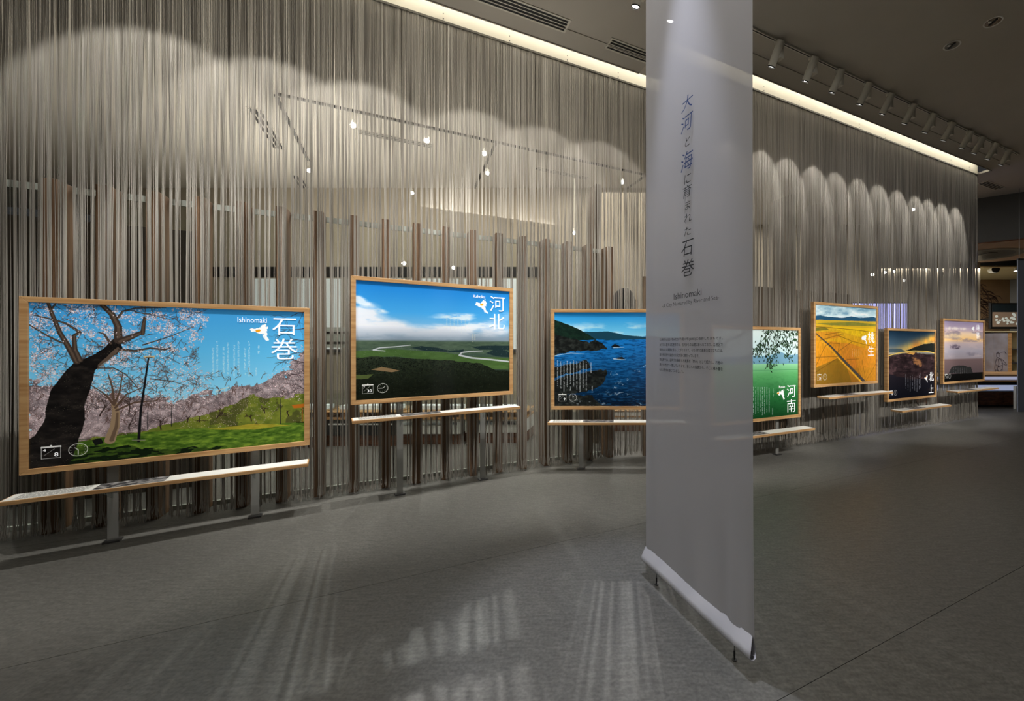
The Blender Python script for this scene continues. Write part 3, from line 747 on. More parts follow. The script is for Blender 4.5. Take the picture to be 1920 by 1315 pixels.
def paint_fields(c):
    n = c.fbm(8, 8, 5)
    c.a = c.grad([(0, (150, 186, 200)), (.14, (206, 226, 230)), (.165, (150, 196, 206)), (.17, (190, 160, 60)), (.22, (206, 168, 44)), (.45, (222, 164, 34)), (.75, (196, 126, 34)), (1, (150, 100, 34))])
    cl = c.fbm(5, 12, 5); c.blend((c.v < .16) * np.clip((cl - .5) * 5, 0, .9), (240, 246, 246)); c.blend((c.v < .16) * np.clip((.45 - cl) * 5, 0, .7), (94, 140, 170))
    c.blend(c.poly([(1520, 593), (1540, 591), (1550, 593), (1580, 596), (1598, 593), (1615, 596), (1640, 594), (1650, 599), (1650, 603), (1520, 599)], rough=3), (40, 82, 112))
    def fld(pts, col, al=.7): c.blend(c.poly(pts) * al * (.7 + .5 * c.fbm(20, 20, 3)), col)
    fld([(1530, 606), (1600, 604), (1645, 608), (1645, 612), (1560, 610)], (96, 110, 56)); fld([(1530, 614), (1548, 613), (1556, 618), (1530, 621)], (70, 80, 40))
    fld([(1560, 612), (1640, 616), (1640, 640), (1580, 622)], (236, 196, 30)); fld([(1530, 622), (1570, 622), (1580, 632), (1530, 640)], (206, 132, 40))
    fld([(1555, 640), (1600, 645), (1640, 660), (1640, 690), (1600, 690)], (206, 122, 44)); fld([(1530, 640), (1570, 640), (1590, 680), (1530, 690)], (216, 140, 36))
    fld([(1530, 690), (1572, 672), (1590, 690), (1600, 722), (1530, 726)], (116, 92, 30)); fld([(1600, 660), (1640, 640), (1645, 720), (1620, 715)], (222, 150, 40), .5)
    for a in (([(1528, 622), (1560, 650), (1580, 672), (1628, 722)]),):
        c.line(a, 2.2, 9, (70, 66, 62)); c.line([(p - 3, q + 3) for p, q in a], 1, 5, (232, 172, 48))
    dk = (94, 62, 26)
    for pts in ([(1528, 700), (1572, 672)], [(1530, 670), (1575, 669)], [(1530, 690), (1548, 650), (1560, 642)], [(1555, 643), (1576, 644), (1572, 662)], [(1570, 628), (1600, 640), (1645, 652)], [(1540, 638), (1582, 626)], [(1600, 640), (1572, 660)], [(1618, 675), (1624, 708)], [(1645, 680), (1625, 715)], [(1530, 612), (1600, 618), (1645, 624)], [(1548, 628), (1580, 622)], [(1590, 674), (1612, 673)]):
        c.line(pts, 1.3, 1, dk, .8)
    st = c.fbm(90, 30, 3); c.blend((c.v > .3) * np.clip((st - .5) * 2, 0, .18), (120, 84, 24))
    c.islands(1622, 635, 8, (9, 9)); c.columns([1600 + i * 4 for i in range(5)], 655, 668, al=.3, sz=2)

def paint_sunset(c):
    n = c.fbm(5, 5, 5)
    c.a = c.grad([(0, (20, 42, 62)), (.2, (66, 88, 104)), (.31, (150, 140, 116)), (.33, (150, 150, 140)), (.36, (60, 50, 50)), (.6, (34, 30, 36)), (1, (12, 14, 22))])
    tl = np.exp(-((c.v - (.31 - .24 * (c.u - .15))) / .075) ** 2) * np.clip((c.u - .08) * 2.2, 0, 1) * np.clip(.5 + c.fbm(10, 6, 4), 0, 1.1)
    c.blend(tl * .95, np.stack([.95 + 0 * n, .50 + .4 * n, .14 + .3 * n], -1))
    c.blend(c.poly([(1720, 652), (1765, 636), (1765, 652)], rough=12) * .35, (240, 206, 130))
    c.blend(c.poly([(1700, 658), (1720, 650), (1735, 645), (1745, 644), (1760, 643), (1765, 662), (1730, 660)], rough=6), (34, 38, 34))
    c.blend(c.poly([(1665, 655), (1690, 653), (1700, 660), (1665, 662)], rough=6) * .8, (50, 70, 84))
    c.line([(1664, 668), (1690, 661), (1715, 658), (1740, 659), (1765, 664)], 1.6, 2.6, (226, 190, 90))
    r = c.fbm(14, 22, 5); rk = c.poly([(1668, 672), (1690, 664), (1715, 660), (1735, 664), (1765, 670), (1765, 712), (1700, 710), (1668, 700)], rough=16)
    c.blend(rk, np.stack([.12 + .3 * r ** 2, .09 + .22 * r ** 2, .10 + .22 * r ** 2], -1))
    c.blend(c.soft(1722, 679, 10, 6, .3, 1.6, 30, 30) * .8, (190, 130, 80)); c.blend(c.poly([(1700, 662), (1718, 661), (1714, 666)], rough=6), (214, 160, 80))
    for i in range(24):
        x = c.rng.uniform(1675, 1750); y = c.rng.uniform(668, 700); c.line([(x, y), (x + c.rng.uniform(5, 15), y + c.rng.uniform(-2, 2))], 2.5, 1, (26, 20, 24), .6)
    c.islands(1738, 709, 6, (0, -.3)); c.columns([1700 + i * 4.2 for i in range(7)], [702 + (i * 5) % 7 for i in range(7)], [728 + (i * 3) % 8 for i in range(7)], (200, 206, 214), .7, sz=2.2)
    c.columns([1727], 700, 728, (200, 206, 214), .6, sz=2)

def paint_dusk(c):
    n = c.fbm(4, 12, 5)
    c.a = c.grad([(0, (142, 130, 160)), (.14, (184, 164, 180)), (.2, (240, 210, 176)), (.30, (246, 200, 130)), (.36, (190, 170, 170)), (.5, (160, 154, 166)), (.62, (150, 140, 146)), (.64, (112, 92, 92)), (.87, (90, 76, 78)), (.88, (14, 14, 14)), (1, (8, 8, 8))])
    c.blend(((c.v > .16) & (c.v < .34)) * np.clip((n - .5) * 4, 0, .7), (130, 118, 140)); c.blend(((c.v > .36) & (c.v < .6)) * np.clip((n - .5) * 3, 0, .4), (196, 176, 176))
    c.blend(c.soft(1793, 650, 9, 4, 0, 1.6, 40, 40) * .7, (84, 72, 90)); c.line([(1790, 654), (1800, 653)], 1.2, 1, (60, 52, 64))
    c.blend(c.poly([(1780, 700), (1786, 688), (1800, 685), (1822, 688), (1826, 700)], rough=8), (44, 44, 44))
    c.blend(c.soft(1823, 664, 10, 4) * .6, (110, 106, 120)); c.blend(c.soft(1795, 616, 20, 3) * .7, (250, 240, 226)); c.blend(c.soft(1790, 630, 20, 5) * .6, (255, 226, 170))
    c.islands(1826, 617, 5, (9, 9)); c.columns([1790 + i * 4 for i in range(7)], 690, 700, (150, 150, 150), .5, sz=2)

# ------------------------------------------------------------------ the seven picture panels with their shelves
STANDS = []
def panel(key, a, b, z0, z1, painter, label, ppm, estr, texts, cal, clock, zs_gap=0.115, legs=(0.42, 1.25), shelf_len=None, back=0.0):
    pl = Plane(a, b); w_ = pl.w; P = pl.pt
    STANDS.append((P(w_ / 2, 0, 0), w_, (z0 + z1) / 2 - .15, {'cherry': 'cherry blossom', 'plain': 'river plain', 'coast': 'rocky coast', 'leaves': 'green field', 'fields': 'golden field', 'sunset': 'orange sunset', 'dusk': 'evening sea'}[key]))
    root = empty('picture_stand', P(w_ / 2, 0, -0.03), math.atan2(pl.d.y, pl.d.x)); tag(root, label, 'picture stand')
    FR, DP = 0.040, 0.055
    def bar(s0, s1, za, zb, s0i, s1i, zai, zbi):
        # mitred bar: outer edge (s0..s1), inner edge; front at offset 0, back at -DP
        m_ = MB(); m_.hexa([P(s0, za, -DP), P(s1, za if za == zb else zb, -DP), P(s1i, zbi, -DP), P(s0i, zai, -DP), P(s0, za, 0), P(s1, za if za == zb else zb, 0), P(s1i, zbi, 0), P(s0i, zai, 0)])
        return m_
    bar(0, w_, z0, z0, FR, w_ - FR, z0 + FR, z0 + FR).build('frame_bar', M['beech'], root, 0.002)
    bar(w_, 0, z1, z1, w_ - FR, FR, z1 - FR, z1 - FR).build('frame_bar', M['beech'], root, 0.002)
    for so, si in ((0, FR), (w_, w_ - FR)):
        m_ = MB(); pts = [(so, z0), (so, z1), (si, z1 - FR), (si, z0 + FR)]
        if so == 0: pts = pts[::-1]
        m_.hexa([P(p_, z_, -DP) for p_, z_ in pts] + [P(p_, z_, 0) for p_, z_ in pts]); m_.build('frame_bar', M['beech'], root, 0.002)
    s0, s1, q0, q1 = FR, w_ - FR, z0 + FR, z1 - FR
    c = Canvas(pl, s0, s1, q0, q1, ppm, seed=sum(map(ord, key)))
    painter(c); c.icons(*clock)
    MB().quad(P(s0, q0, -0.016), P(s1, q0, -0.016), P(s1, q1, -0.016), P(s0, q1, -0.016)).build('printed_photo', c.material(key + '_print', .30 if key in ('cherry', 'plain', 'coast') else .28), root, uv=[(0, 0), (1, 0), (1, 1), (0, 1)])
    MB().hexa([P(s_, z_, o_) for o_ in (-DP, -0.03) for s_, z_ in ((s0 - .01, q0 - .01), (s1 + .01, q0 - .01), (s1 + .01, q1 + .01), (s0 - .01, q1 + .01))]).build('back_board', M['white'], root)
    for t in texts:
        L_ = Letters(); L_.px(pl, t[0], *t[1:5], off=-0.012, goff=-0.004 if len(t[0]) == 1 else -0.002); L_.build('lettering', M['print'], root)
    k0, k1 = cal
    L_ = Letters(); L_.add(pl, k0, s0 + .061, s0 + .061 + .013 * len(k0), q0 + .112, q0 + .130, off=-0.0145); L_.build('numeral', M['print'], root)
    L_ = Letters(); L_.add(pl, k1, s0 + .131 - .019 * len(k1), s0 + .131, q0 + .071, q0 + .100, off=-0.0145, goff=.008); L_.build('numeral', M['print'], root)
    # shelf
    zt = z0 - zs_gap; sl = shelf_len or w_
    sh = MB(); th = 0.028; G = .05
    sh.hexa([P(0, zt - th, G), P(sl, zt - th, G), P(sl, zt - th, .235), P(0, zt - th, .235), P(0, zt, G), P(sl, zt, G), P(sl, zt, .235), P(0, zt, .235)])
    sho = sh.build('shelf', M['beech'], root, 0.002)
    MB().hexa([P(.01, zt, .058), P(sl - .01, zt, .058), P(sl - .01, zt, .227), P(.01, zt, .227), P(.01, zt + .002, .058), P(sl - .01, zt + .002, .058), P(sl - .01, zt + .002, .227), P(.01, zt + .002, .227)]).build('printed_sheet', M['sheet'], sho)
    r_ = np.random.RandomState(sum(map(ord, key)))
    # dark picture strip and text rows on the sheet
    MB().quad(P(.40, zt + .0028, .062), P(.76, zt + .0028, .062), P(.76, zt + .0028, .222), P(.40, zt + .0028, .222)).build('picture_strip', M['strip'], sho)
    rows = MB()
    for k in range(9):
        o_ = .068 + k * .017; s_ = .05
        while s_ < .36:
            ln = r_.uniform(.008, .03); rows.quad(P(s_, zt + .0028, o_ + .006), P(s_, zt + .0028, o_), P(min(s_ + ln, .37), zt + .0028, o_), P(min(s_ + ln, .37), zt + .0028, o_ + .006)); s_ += ln + .006
    rows.build('text_rows', M['ink'], sho)
    for s_ in legs:
        lg = MB(); lg.hexa([P(s_ + a_, z_, o_ - back) for z_ in (0.012, z0 + .3) for a_, o_ in ((-.028, -.068), (.028, -.068), (.028, -.058), (-.028, -.058))]).build('leg', M['legmat'], root)
        fo = MB(); fo.hexa([P(s_ + a_, z_, o_ - back) for z_ in (0, .012) for a_, o_ in ((-.045, -.10), (.045, -.10), (.045, -.02), (-.045, -.02))]).build('foot_plate', M['steel'], root)
        if back: MB().hexa([P(s_ + a_, z_, o_) for z_ in (z0 + .20, z0 + .24) for a_, o_ in ((-.02, -.06 - back), (.02, -.06 - back), (.02, -.05), (-.02, -.05))]).build('arm', M['steel'], root)
        br = MB(); i = 0
        for e in (-.003, .003):
            br.v += [tuple(P(s_ + e, zt - th, -.058)), tuple(P(s_ + e, zt - th, .19)), tuple(P(s_ + e, zt - th - .115, -.058))]
        br.f = [(0, 1, 2), (5, 4, 3), (0, 3, 4, 1), (1, 4, 5, 2), (2, 5, 3, 0)]
        br.build('bracket', M['acrylic'], root)
    return pl

_m = bpy.data.materials.new('gauze_leg'); _m.use_nodes = True; _nt = _m.node_tree
_tp = _nt.nodes.new('ShaderNodeBsdfTransparent'); _mx = _nt.nodes.new('ShaderNodeMixShader'); _mx.inputs[0].default_value = .62
_nt.nodes['Principled BSDF'].inputs['Base Color'].default_value = srgb(150, 150, 145)
_nt.links.new(_tp.outputs[0], _mx.inputs[1]); _nt.links.new(_nt.nodes['Principled BSDF'].outputs[0], _mx.inputs[2]); _nt.links.new(_mx.outputs[0], _nt.nodes['Material Output'].inputs[0])
M['legmat'] = _m
M['strip'] = noisy(mat('strip_print', (1, 1, 1), 0.5), srgb(30, 30, 34), srgb(170, 168, 166), (1, 1, 1), 28, 6, lo=.42, hi=.72)
M['strip'].node_tree.nodes['Principled BSDF'].inputs['Base Color']
def corner(xl, hl, xr, hr, H): # posts of a panel from its pixel heights
    yl, yr = H * F / hl, H * F / hr
    return ((xl - CX) / F * yl, yl), ((xr - CX) / F * yr, yr)
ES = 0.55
a, b_ = corner(35, 337.7, 580.5, 257.2, 1.26)
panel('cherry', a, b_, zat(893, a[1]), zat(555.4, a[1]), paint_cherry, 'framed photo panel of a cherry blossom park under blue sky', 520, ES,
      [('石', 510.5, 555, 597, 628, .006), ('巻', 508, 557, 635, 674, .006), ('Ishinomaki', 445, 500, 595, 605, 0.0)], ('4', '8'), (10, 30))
a, b_ = corner(658, 243.8, 962, 198.5, 1.225)
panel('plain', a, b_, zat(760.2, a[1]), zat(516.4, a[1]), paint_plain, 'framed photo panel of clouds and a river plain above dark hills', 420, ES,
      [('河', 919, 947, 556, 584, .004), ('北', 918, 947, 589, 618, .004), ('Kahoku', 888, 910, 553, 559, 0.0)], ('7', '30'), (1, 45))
a = ((1033 - CX) / F * 5.09, 5.09); b_ = (a[0] + 1.6, 5.09)
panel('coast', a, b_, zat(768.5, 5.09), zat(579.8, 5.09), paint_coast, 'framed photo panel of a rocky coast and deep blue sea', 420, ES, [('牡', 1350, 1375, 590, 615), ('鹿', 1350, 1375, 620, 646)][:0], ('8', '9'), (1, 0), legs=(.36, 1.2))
u = _uv
bR = at(1501.5, 5.95); aL = bR - Vector((1.918, 1, 0)).normalized() * 1.6
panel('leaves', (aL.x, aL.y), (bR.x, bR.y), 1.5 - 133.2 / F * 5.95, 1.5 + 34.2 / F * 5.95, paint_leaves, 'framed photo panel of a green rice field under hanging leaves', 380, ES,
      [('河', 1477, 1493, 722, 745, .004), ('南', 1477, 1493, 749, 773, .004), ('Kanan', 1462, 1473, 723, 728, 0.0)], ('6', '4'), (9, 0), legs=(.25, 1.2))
a, b_ = corner(1526.2, 161.7, 1646.6, 143.9, 1.24)
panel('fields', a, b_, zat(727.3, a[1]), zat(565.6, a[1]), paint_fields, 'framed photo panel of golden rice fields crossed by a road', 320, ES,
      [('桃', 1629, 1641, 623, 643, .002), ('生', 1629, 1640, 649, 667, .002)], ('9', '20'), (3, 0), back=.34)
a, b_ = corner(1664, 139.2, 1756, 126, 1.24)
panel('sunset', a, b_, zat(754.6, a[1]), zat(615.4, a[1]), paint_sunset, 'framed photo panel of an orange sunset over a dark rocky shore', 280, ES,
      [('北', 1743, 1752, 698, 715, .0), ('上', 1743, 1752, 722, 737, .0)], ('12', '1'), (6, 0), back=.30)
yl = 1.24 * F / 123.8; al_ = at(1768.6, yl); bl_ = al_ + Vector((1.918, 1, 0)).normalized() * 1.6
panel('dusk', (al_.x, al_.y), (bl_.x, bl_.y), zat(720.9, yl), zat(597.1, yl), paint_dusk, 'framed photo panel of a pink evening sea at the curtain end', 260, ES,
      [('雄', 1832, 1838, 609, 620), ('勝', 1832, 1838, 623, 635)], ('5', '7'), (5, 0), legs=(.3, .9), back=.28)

# ------------------------------------------------------------------ the hanging banner
BL, BR_ = at(1231, 1.5 * F / 448), at(1377, 1.5 * F / 589)
dv = (BR_ - BL).normalized()
bp0 = BL; BP = Plane((BL.x, BL.y), (BR_.x, BR_.y))
sa, sb = BP.s_at(1211), BP.s_at(1412)
BP = Plane(tuple(BP.pt(sa, 0).xy), tuple(BP.pt(sb, 0).xy)); bw = BP.w
ban = empty('hanging_banner', BP.pt(bw / 2, 0), math.atan2(BP.d.y, BP.d.x)); tag(ban, 'tall sheer white fabric banner with a column of brushed Japanese lettering', 'banner')
m_ = MB(); NS, NZ = 40, 60; zb, zt = 0.175, 5.04
for j in range(NZ + 1):
    z = zb + (zt - zb) * j / NZ
    for i in range(NS + 1):
        s_ = bw * i / NS; e = i / NS
        lowf = math.exp(-(z - zb) / 0.5)
        edge = max(0, (e - .72) / .28)
        off = 0.004 * math.sin(e * 60) * edge * lowf + 0.012 * math.sin(e * 2.6) * .4 + 0.010 * edge ** 2 * math.sin(e * 30) * lowf + 0.005 * max(0, (.2 - e) / .2) * math.sin(e * 50)
        m_.v.append(tuple(BP.pt(s_, z, off)))
for j in range(NZ):
    for i in range(NS):
        k = j * (NS + 1) + i; m_.f.append((k, k + 1, k + NS + 2, k + NS + 1))
m_.build('cloth', M['banner'], ban, smooth=True)
# hem sleeve around the weight bar, slightly wider than the cloth
hm = MB(); NS = 30
prof = [(0.002, 0.186), (0.012, 0.160), (0.024, 0.130), (0.032, 0.104), (0.026, 0.094), (0.010, 0.090), (-0.006, 0.096), (-0.008, 0.130), (0.0, 0.186)]
for i in range(NS + 1):
    e = i / NS
    for k, (o_, z) in enumerate(prof):
        fl_ = max(0, (0.178 - z) / 0.088)
        s_ = -0.014 * fl_ * 1.0 + (bw + 0.030 * fl_) * e
        rip = 0.0025 * math.sin(e * 90 + k) * (1 if (e < .15 or e > .75) else .2)
        hm.v.append(tuple(BP.pt(s_, z + .004 * math.sin(e * 7), o_ + rip)))
for i in range(NS):
    for k in range(8):
        q = i * 9 + k; hm.f.append((q, q + 9, q + 10, q + 1))
M['hem'] = mat('hem_cloth', srgb(224, 224, 230), 0.8)
hm.build('hem_sleeve', M['hem'], ban, smooth=True)
MB().tube(BP.pt(-0.012, .106, .016), BP.pt(bw + .012, .106, .016), 0.009, n=12).build('weight_bar', M['steel'], ban)
MB().tube(BP.pt(0, 5.045), BP.pt(bw, 5.045), 0.012, n=12).build('top_bar', M['steel'], ban)
for px in (1231, 1377):
    s_ = BP.s_at(px); g = MB(); g.tube(BP.pt(s_, .10), BP.pt(s_, .03), .0018, n=6); g.tube(BP.pt(s_, .045), BP.pt(s_, .018), .005, n=8); g.tube(BP.pt(s_, .018), BP.pt(s_, 0), .0035, n=8); g.tube(BP.pt(s_, .004), BP.pt(s_, 0), .012, n=12)
    g.build('floor_tie', M['dark'], ban)
LB, LK = Letters(), Letters()
for ch, x0, x1, y0, y1, blue in (('大', 1281, 1303, 180, 206, 1), ('河', 1280, 1303, 216, 246, 1), ('と', 1288, 1297, 257, 275, 0), ('海', 1280, 1303, 285, 319, 1), ('に', 1286, 1299, 327, 345, 0), ('育', 1284, 1301, 348, 370, 0), ('ま', 1288, 1298, 377, 393, 0),
                                 ('れ', 1286, 1300, 401, 418, 0), ('た', 1286, 1299, 426, 442, 0), ('石', 1281, 1304, 451, 480, 0), ('巻', 1281, 1305, 487, 518, 0)):
    # brush lettering leans up to the right on the cloth
    LK = Letters(); LK.px(BP, ch, x0, x1, y0, y1, off=0.013, goff=-0.004, shear=0.12); LK.build('brushed_character', M['inkblue' if blue else 'ink'], ban)
LK = Letters(); LK.px(BP, 'Ishinomaki', 1267, 1319, 546, 558, off=0.013, goff=-0.004); LK.build('english_title', M['ink'], ban)
LK = Letters(); LK.px(BP, '-A City Nurtured by River and Sea-', 1245, 1352, 562, 572, off=0.013, goff=-0.006); LK.build('english_subtitle', M['ink'], ban)
body = ['石巻市は旧1市6町が平成17年(2005)に合併したまちです。', '太平洋に面する石巻市では、古代からの伝統に彩られており、各地区で', '特徴のある風景を見ることができます。それぞれの風景の成り立ちには、', '歴史的背景や独自の文化が深く関わっています。',
        '常設展では、各時代を象徴する風景を「展示」として紹介し、石巻の', '歴史を展望で一覧していきます。皆さんの風景から、そこに積み重な', 'られた歴史を感じてみましょう。']
for k, tx in enumerate(body):
    x1 = 1359 if len(tx) > 25 else (1240 + 119 * (.63 if k == 3 else .38 if k == 6 else 1))
    yc = 636 + k * 10.4; sx0, sx1 = BP.s_at(1240), BP.s_at(x1); Y0 = BP.Y(1300)
    LK = Letters(); LK.add(BP, tx, sx0, sx1, zat(yc + 3.2, Y0), zat(yc - 3.2, Y0), off=0.013, goff=.01); LK.build('text_line', M['ink'], ban)

# ------------------------------------------------------------------ track lights in front of the curtains
ts = TR - 1.05
pt_ = Vector(at(1410, 4.764)); ts = pt_.dot(N) - T0
send_t = s_px(1909, ts)
trk = tag(MB().wbox(-6.5, send_t, ts - .018, ts + .018, ZC - .022, ZC).build('lighting_track', M['lamp']), 'long slim ceiling track carrying the cylinder spotlights', 'lighting track')
MB().wbox(-6.5, send_t - .05, ts - .006, ts + .006, ZC - .024, ZC - .0215).build('track_slot', M['black'], trk)
def head(s, t, target, face, label, group, energy, ang, color=NEUT, zc=ZC, blend=.35, cat='spotlight', lit=True, down=0.10):
    o = W(s, t, zc - .024)
    root = empty('track_spotlight', o); tag(root, label, cat, group)
    MB().wbox(s - .03, s + .075, t - .017, t + .017, zc - .062, zc - .024).build('adapter', M['lamp'], root, .002)
    MB().wbox(s + .018, s + .080, t - .030, t + .045, zc - .215, zc - .062).build('arm', M['lamp'], root, .002)
    pv = W(s, t, zc - .14); dd = (Vector(target) - pv).normalized()
    a0 = pv - dd * .11; a1 = pv + dd * .15
    MB().tube(a0, a1, .046, n=24).build('lamp_body', M['lamp'], root, smooth=False)
    q = MB(); q.tube(a1 - dd * .004, a1 + dd * .012, .046, .042, n=24, caps=False); q.build('lamp_rim', M['black'], root)
    MB().tube(a1 + dd * .001, a1 + dd * .003, .033, n=20).build('lamp_lens', face, root)
    if energy: spot('track_beam', a1 + dd * .02, target, energy, color, ang, blend)
    return root
hx = [1457, 1521, 1571, 1623, 1665, 1707, 1745, 1780, 1814, 1837, 1862, 1887]
ss = [s_px(x, ts) for x in hx]
for k, s in enumerate(ss):
    tgt = W(s - .03, TR + .0, 3.72)
    head(s, ts, tgt, M['lampface'], 'grey cylinder spotlight on the ceiling track, %s counted from the white banner' % ORD[k], 'cylinder spotlights in the long row', L_TRACK_R, 38, blend=.35)
# spotlights of the nearer stretch, mostly beyond the top edge; they wash the first curtain
peaks = [(301, 3.59), (522, 4.0), (690, 4.35), (901, 4.8), (1025, 5.1), (1130, 5.5)]
for k, (x, Y) in enumerate(peaks):
    p = at(x, Y); s = p.dot(D) - S0
    head(s, ts + .0, W(s, 0.0, 3.0), M['lampface'], 'grey cylinder spotlight washing the first curtain, %s from the cherry blossom end' % ORD[k], 'cylinder spotlights of the near stretch', L_TRACK_L, 58, blend=.25)
s = s_px(1197, ts)
head(s, ts, W(s - .1, TR + .1, 2.0), M['lampface'], 'grey cylinder spotlight beside the top of the white banner', 'cylinder spotlights of the near stretch', L_TRACK_R, 50)
# lamps that light the seven picture stands
for k, (o_, w_, h_, nm) in enumerate(STANDS):
    c_ = Vector((o_.x, o_.y, h_)); s = c_.dot(D) - S0
    if k < 3:
        head(s + .12, ts, c_, M['lampface'], 'grey cylinder spotlight above the viewer\'s side of the %s picture stand' % nm, 'cylinder spotlights of the near stretch', L_PANEL_NEAR, 52, blend=.6)
    else:
        head(s - .1, -6.2, c_, M['lampface'], 'grey cylinder spotlight on the rear track aimed at the %s picture stand' % nm, 'cylinder spotlights on the rear track', L_PANEL_FAR, 30, blend=.6)
tag(MB().wbox(0, 14, -6.218, -6.182, ZC - .022, ZC).build('lighting_track', M['lamp']), 'rear ceiling track behind the viewer that lights the far picture stands', 'lighting track')
# the cool lamp for the banner
bt = BP.pt(bw * .45, 0)
tgt = Vector((0.12, 2.5, 0.0)); src = BP.pt(bw * .5, 4.98, .27)
BS = spot('banner_beam', src, BP.pt(bw * .38, 0, .34), L_BANNER, COOL, 27, .6, .03)
bl = empty('track_spotlight', src + Vector((0, 0, .1))); tag(bl, 'grey cylinder spotlight aimed down at the white banner', 'spotlight')
MB().tube(src + Vector((0, 0, .10)), src + Vector((0, 0, .02)), .04, n=24).build('lamp_body', M['lamp'], bl)

# ------------------------------------------------------------------ ceiling fittings
def vent(s0, s1, t0, t1, label, n=3, flip=False, m=None):
    r = empty('air_vent', W((s0 + s1) / 2, (t0 + t1) / 2, ZC)); tag(r, label, 'air vent')
    f = .022; z = ZC - .008; g = MB()
    g.wbox(s0, s1, t0, t0 + f, z, ZC); g.wbox(s0, s1, t1 - f, t1, z, ZC); g.wbox(s0, s0 + f, t0 + f, t1 - f, z, ZC); g.wbox(s1 - f, s1, t0 + f, t1 - f, z, ZC)
    g.build('vent_frame', M['lamp'] if m is None else m, r)
    MB().wbox(s0 + f, s1 - f, t0 + f, t1 - f, ZC - .003, ZC - .001).build('vent_opening', M['black'], r)
    nb = n + 1 if n > 3 else n
    if not flip:
        wd = (t1 - t0 - 2 * f) / (2 * n - 1)
        for k in range(n - 1):
            a_ = t0 + f + wd * (2 * k + 1); MB().wbox(s0 + f, s1 - f, a_ + wd * .25, a_ + wd * .75, z, ZC).build('vent_blade', M['lamp'] if m is None else m, r)
    else:
        wd = (s1 - s0 - 2 * f) / (2 * n - 1)
        for k in range(n - 1):
            a_ = s0 + f + wd * (2 * k + 1); MB().wbox(a_ + wd * .25, a_ + wd * .75, t0 + f, t1 - f, z, ZC).build('vent_blade', M['lamp'] if m is None else m, r)
def wz(px, py):
    """ceiling point seen at a pixel, in wall coordinates"""
    Y = (ZC - EYE) * F / (HY - py); p = at(px, Y); return p.dot(D) - S0, p.dot(N) - T0
e1 = wz(1066, 48); vent(e1[0] - 3.0, e1[0], e1[1] - .09, e1[1] + .12, 'long slotted air vent in the ceiling beside the first lit slot', 4)
e2 = wz(1140, 80); vent(e2[0], e2[0] + 1.6, e2[1] - .10, e2[1] + .10, 'short slotted air vent in the ceiling next to the white banner top', 4)
e3 = wz(1859, 348); vent(e3[0] - .42, e3[0] + .42, e3[1] - .1, e3[1] + .1, 'slotted air vent in the far ceiling past the curtain end', 4)
for k, (x, y, d_) in enumerate(((1862, 41, 'nearer'), (1785, 85, 'farther'))):
    Y = (ZC - EYE) * F / (HY - y); p = at(x, Y)
    r = empty('downlight', Vector((p.x, p.y, ZC))); tag(r, 'round recessed downlight in the ceiling, the %s of the two' % d_, 'downlight')
    MB().ring((p.x, p.y, 0), .088, .074, ZC - .004, ZC + .0, 40).build('trim_ring', M['white'], r, smooth=True)
    # reflector cup sits below the slab so that its rim is flush with the trim
    MB().tube((p.x, p.y, ZC - .0005), (p.x, p.y, ZC - .003), .075, n=40).build('reflector', M['lampdim'], r)
    MB().box(p.x - .010, p.x + .010, p.y - .05, p.y + .05, ZC - .012, ZC - .003).build('lamp_baffle', M['black'], r, .002)
    MB().tube((p.x - .035, p.y, ZC - .003), (p.x - .035, p.y, ZC - .010), .016, n=16).build('bulb', M['white'], r)

# ------------------------------------------------------------------ the room behind the curtains
def wp(px, py, z):
    Y = (z - EYE) * F / (HY - py); p = at(px, Y); return p.dot(D) - S0, p.dot(N) - T0
def blk(label, name, s0, s1, t0, t1, z0, z1, m): pass
a0 = wz(515, 171); a1 = wz(1208, 328)
t_ = (a0[1] + a1[1]) / 2
def track(s0, s1, t0, t1, label):
    tag(MB().wbox(s0, s1, t0, t1, ZC - .03, ZC).build('lighting_track', M['dark']), label, 'lighting track')
track(a0[0], a1[0] + .2, t_ - .02, t_ + .02, 'dark ceiling track parallel to the threads in the room behind')
for (x0, y0), (x1, y1), lb in (((518, 184), (636, 415), 'nearest the cherry blossom panel'), ((921, 274), (857, 428), 'above the river plain panel'), ((1197, 330), (990, 486), 'running away beside the lone tall slab')):
    p0 = wz(x0, y0); p1 = wz(x1, y1); sc_ = (p0[0] + p1[0]) / 2
    track(sc_ - .02, sc_ + .02, min(p0[1], t_ + .05), min(p1[1], 5.0), 'dark cross track on the back room ceiling, %s' % lb)
def back_lamp(k, px, py, label, energy=0, target=None, bright=True, ang=30):
    Y = (ZC - .20 - EYE) * F / (HY - py)
    if Y > 8.8 and px < 1400: Y = 8.8
    if Y > 11.2: Y = 11.2
    p = at(px, Y); z = zat(py, Y)
    r = empty('room_spotlight', Vector((p.x, p.y, ZC))); tag(r, label, 'spotlight', 'spotlights in the room behind the curtain')
    g = MB(); g.tube((p.x, p.y, ZC), (p.x, p.y, z + .06), .010, n=8); g.build('stem', M['lamp'], r)
    tg = Vector(target) if target is not None else Vector((p.x * .6, p.y - 2.5, 1.0))
    c_ = Vector((p.x, p.y, z)); dd = (tg - c_).normalized(); bk = c_ - dd * .12
    MB().tube(bk, c_, .036, .045, n=20).build('lamp_body', M['lamp'], r)
    MB().tube(c_ + dd * .001, c_ + dd * .004, .040, n=20).build('lamp_lens', M['lampface'], r)
    if energy: spot('room_beam', c_ + dd * .02, tg, energy, NEUT, ang, .25, .012)
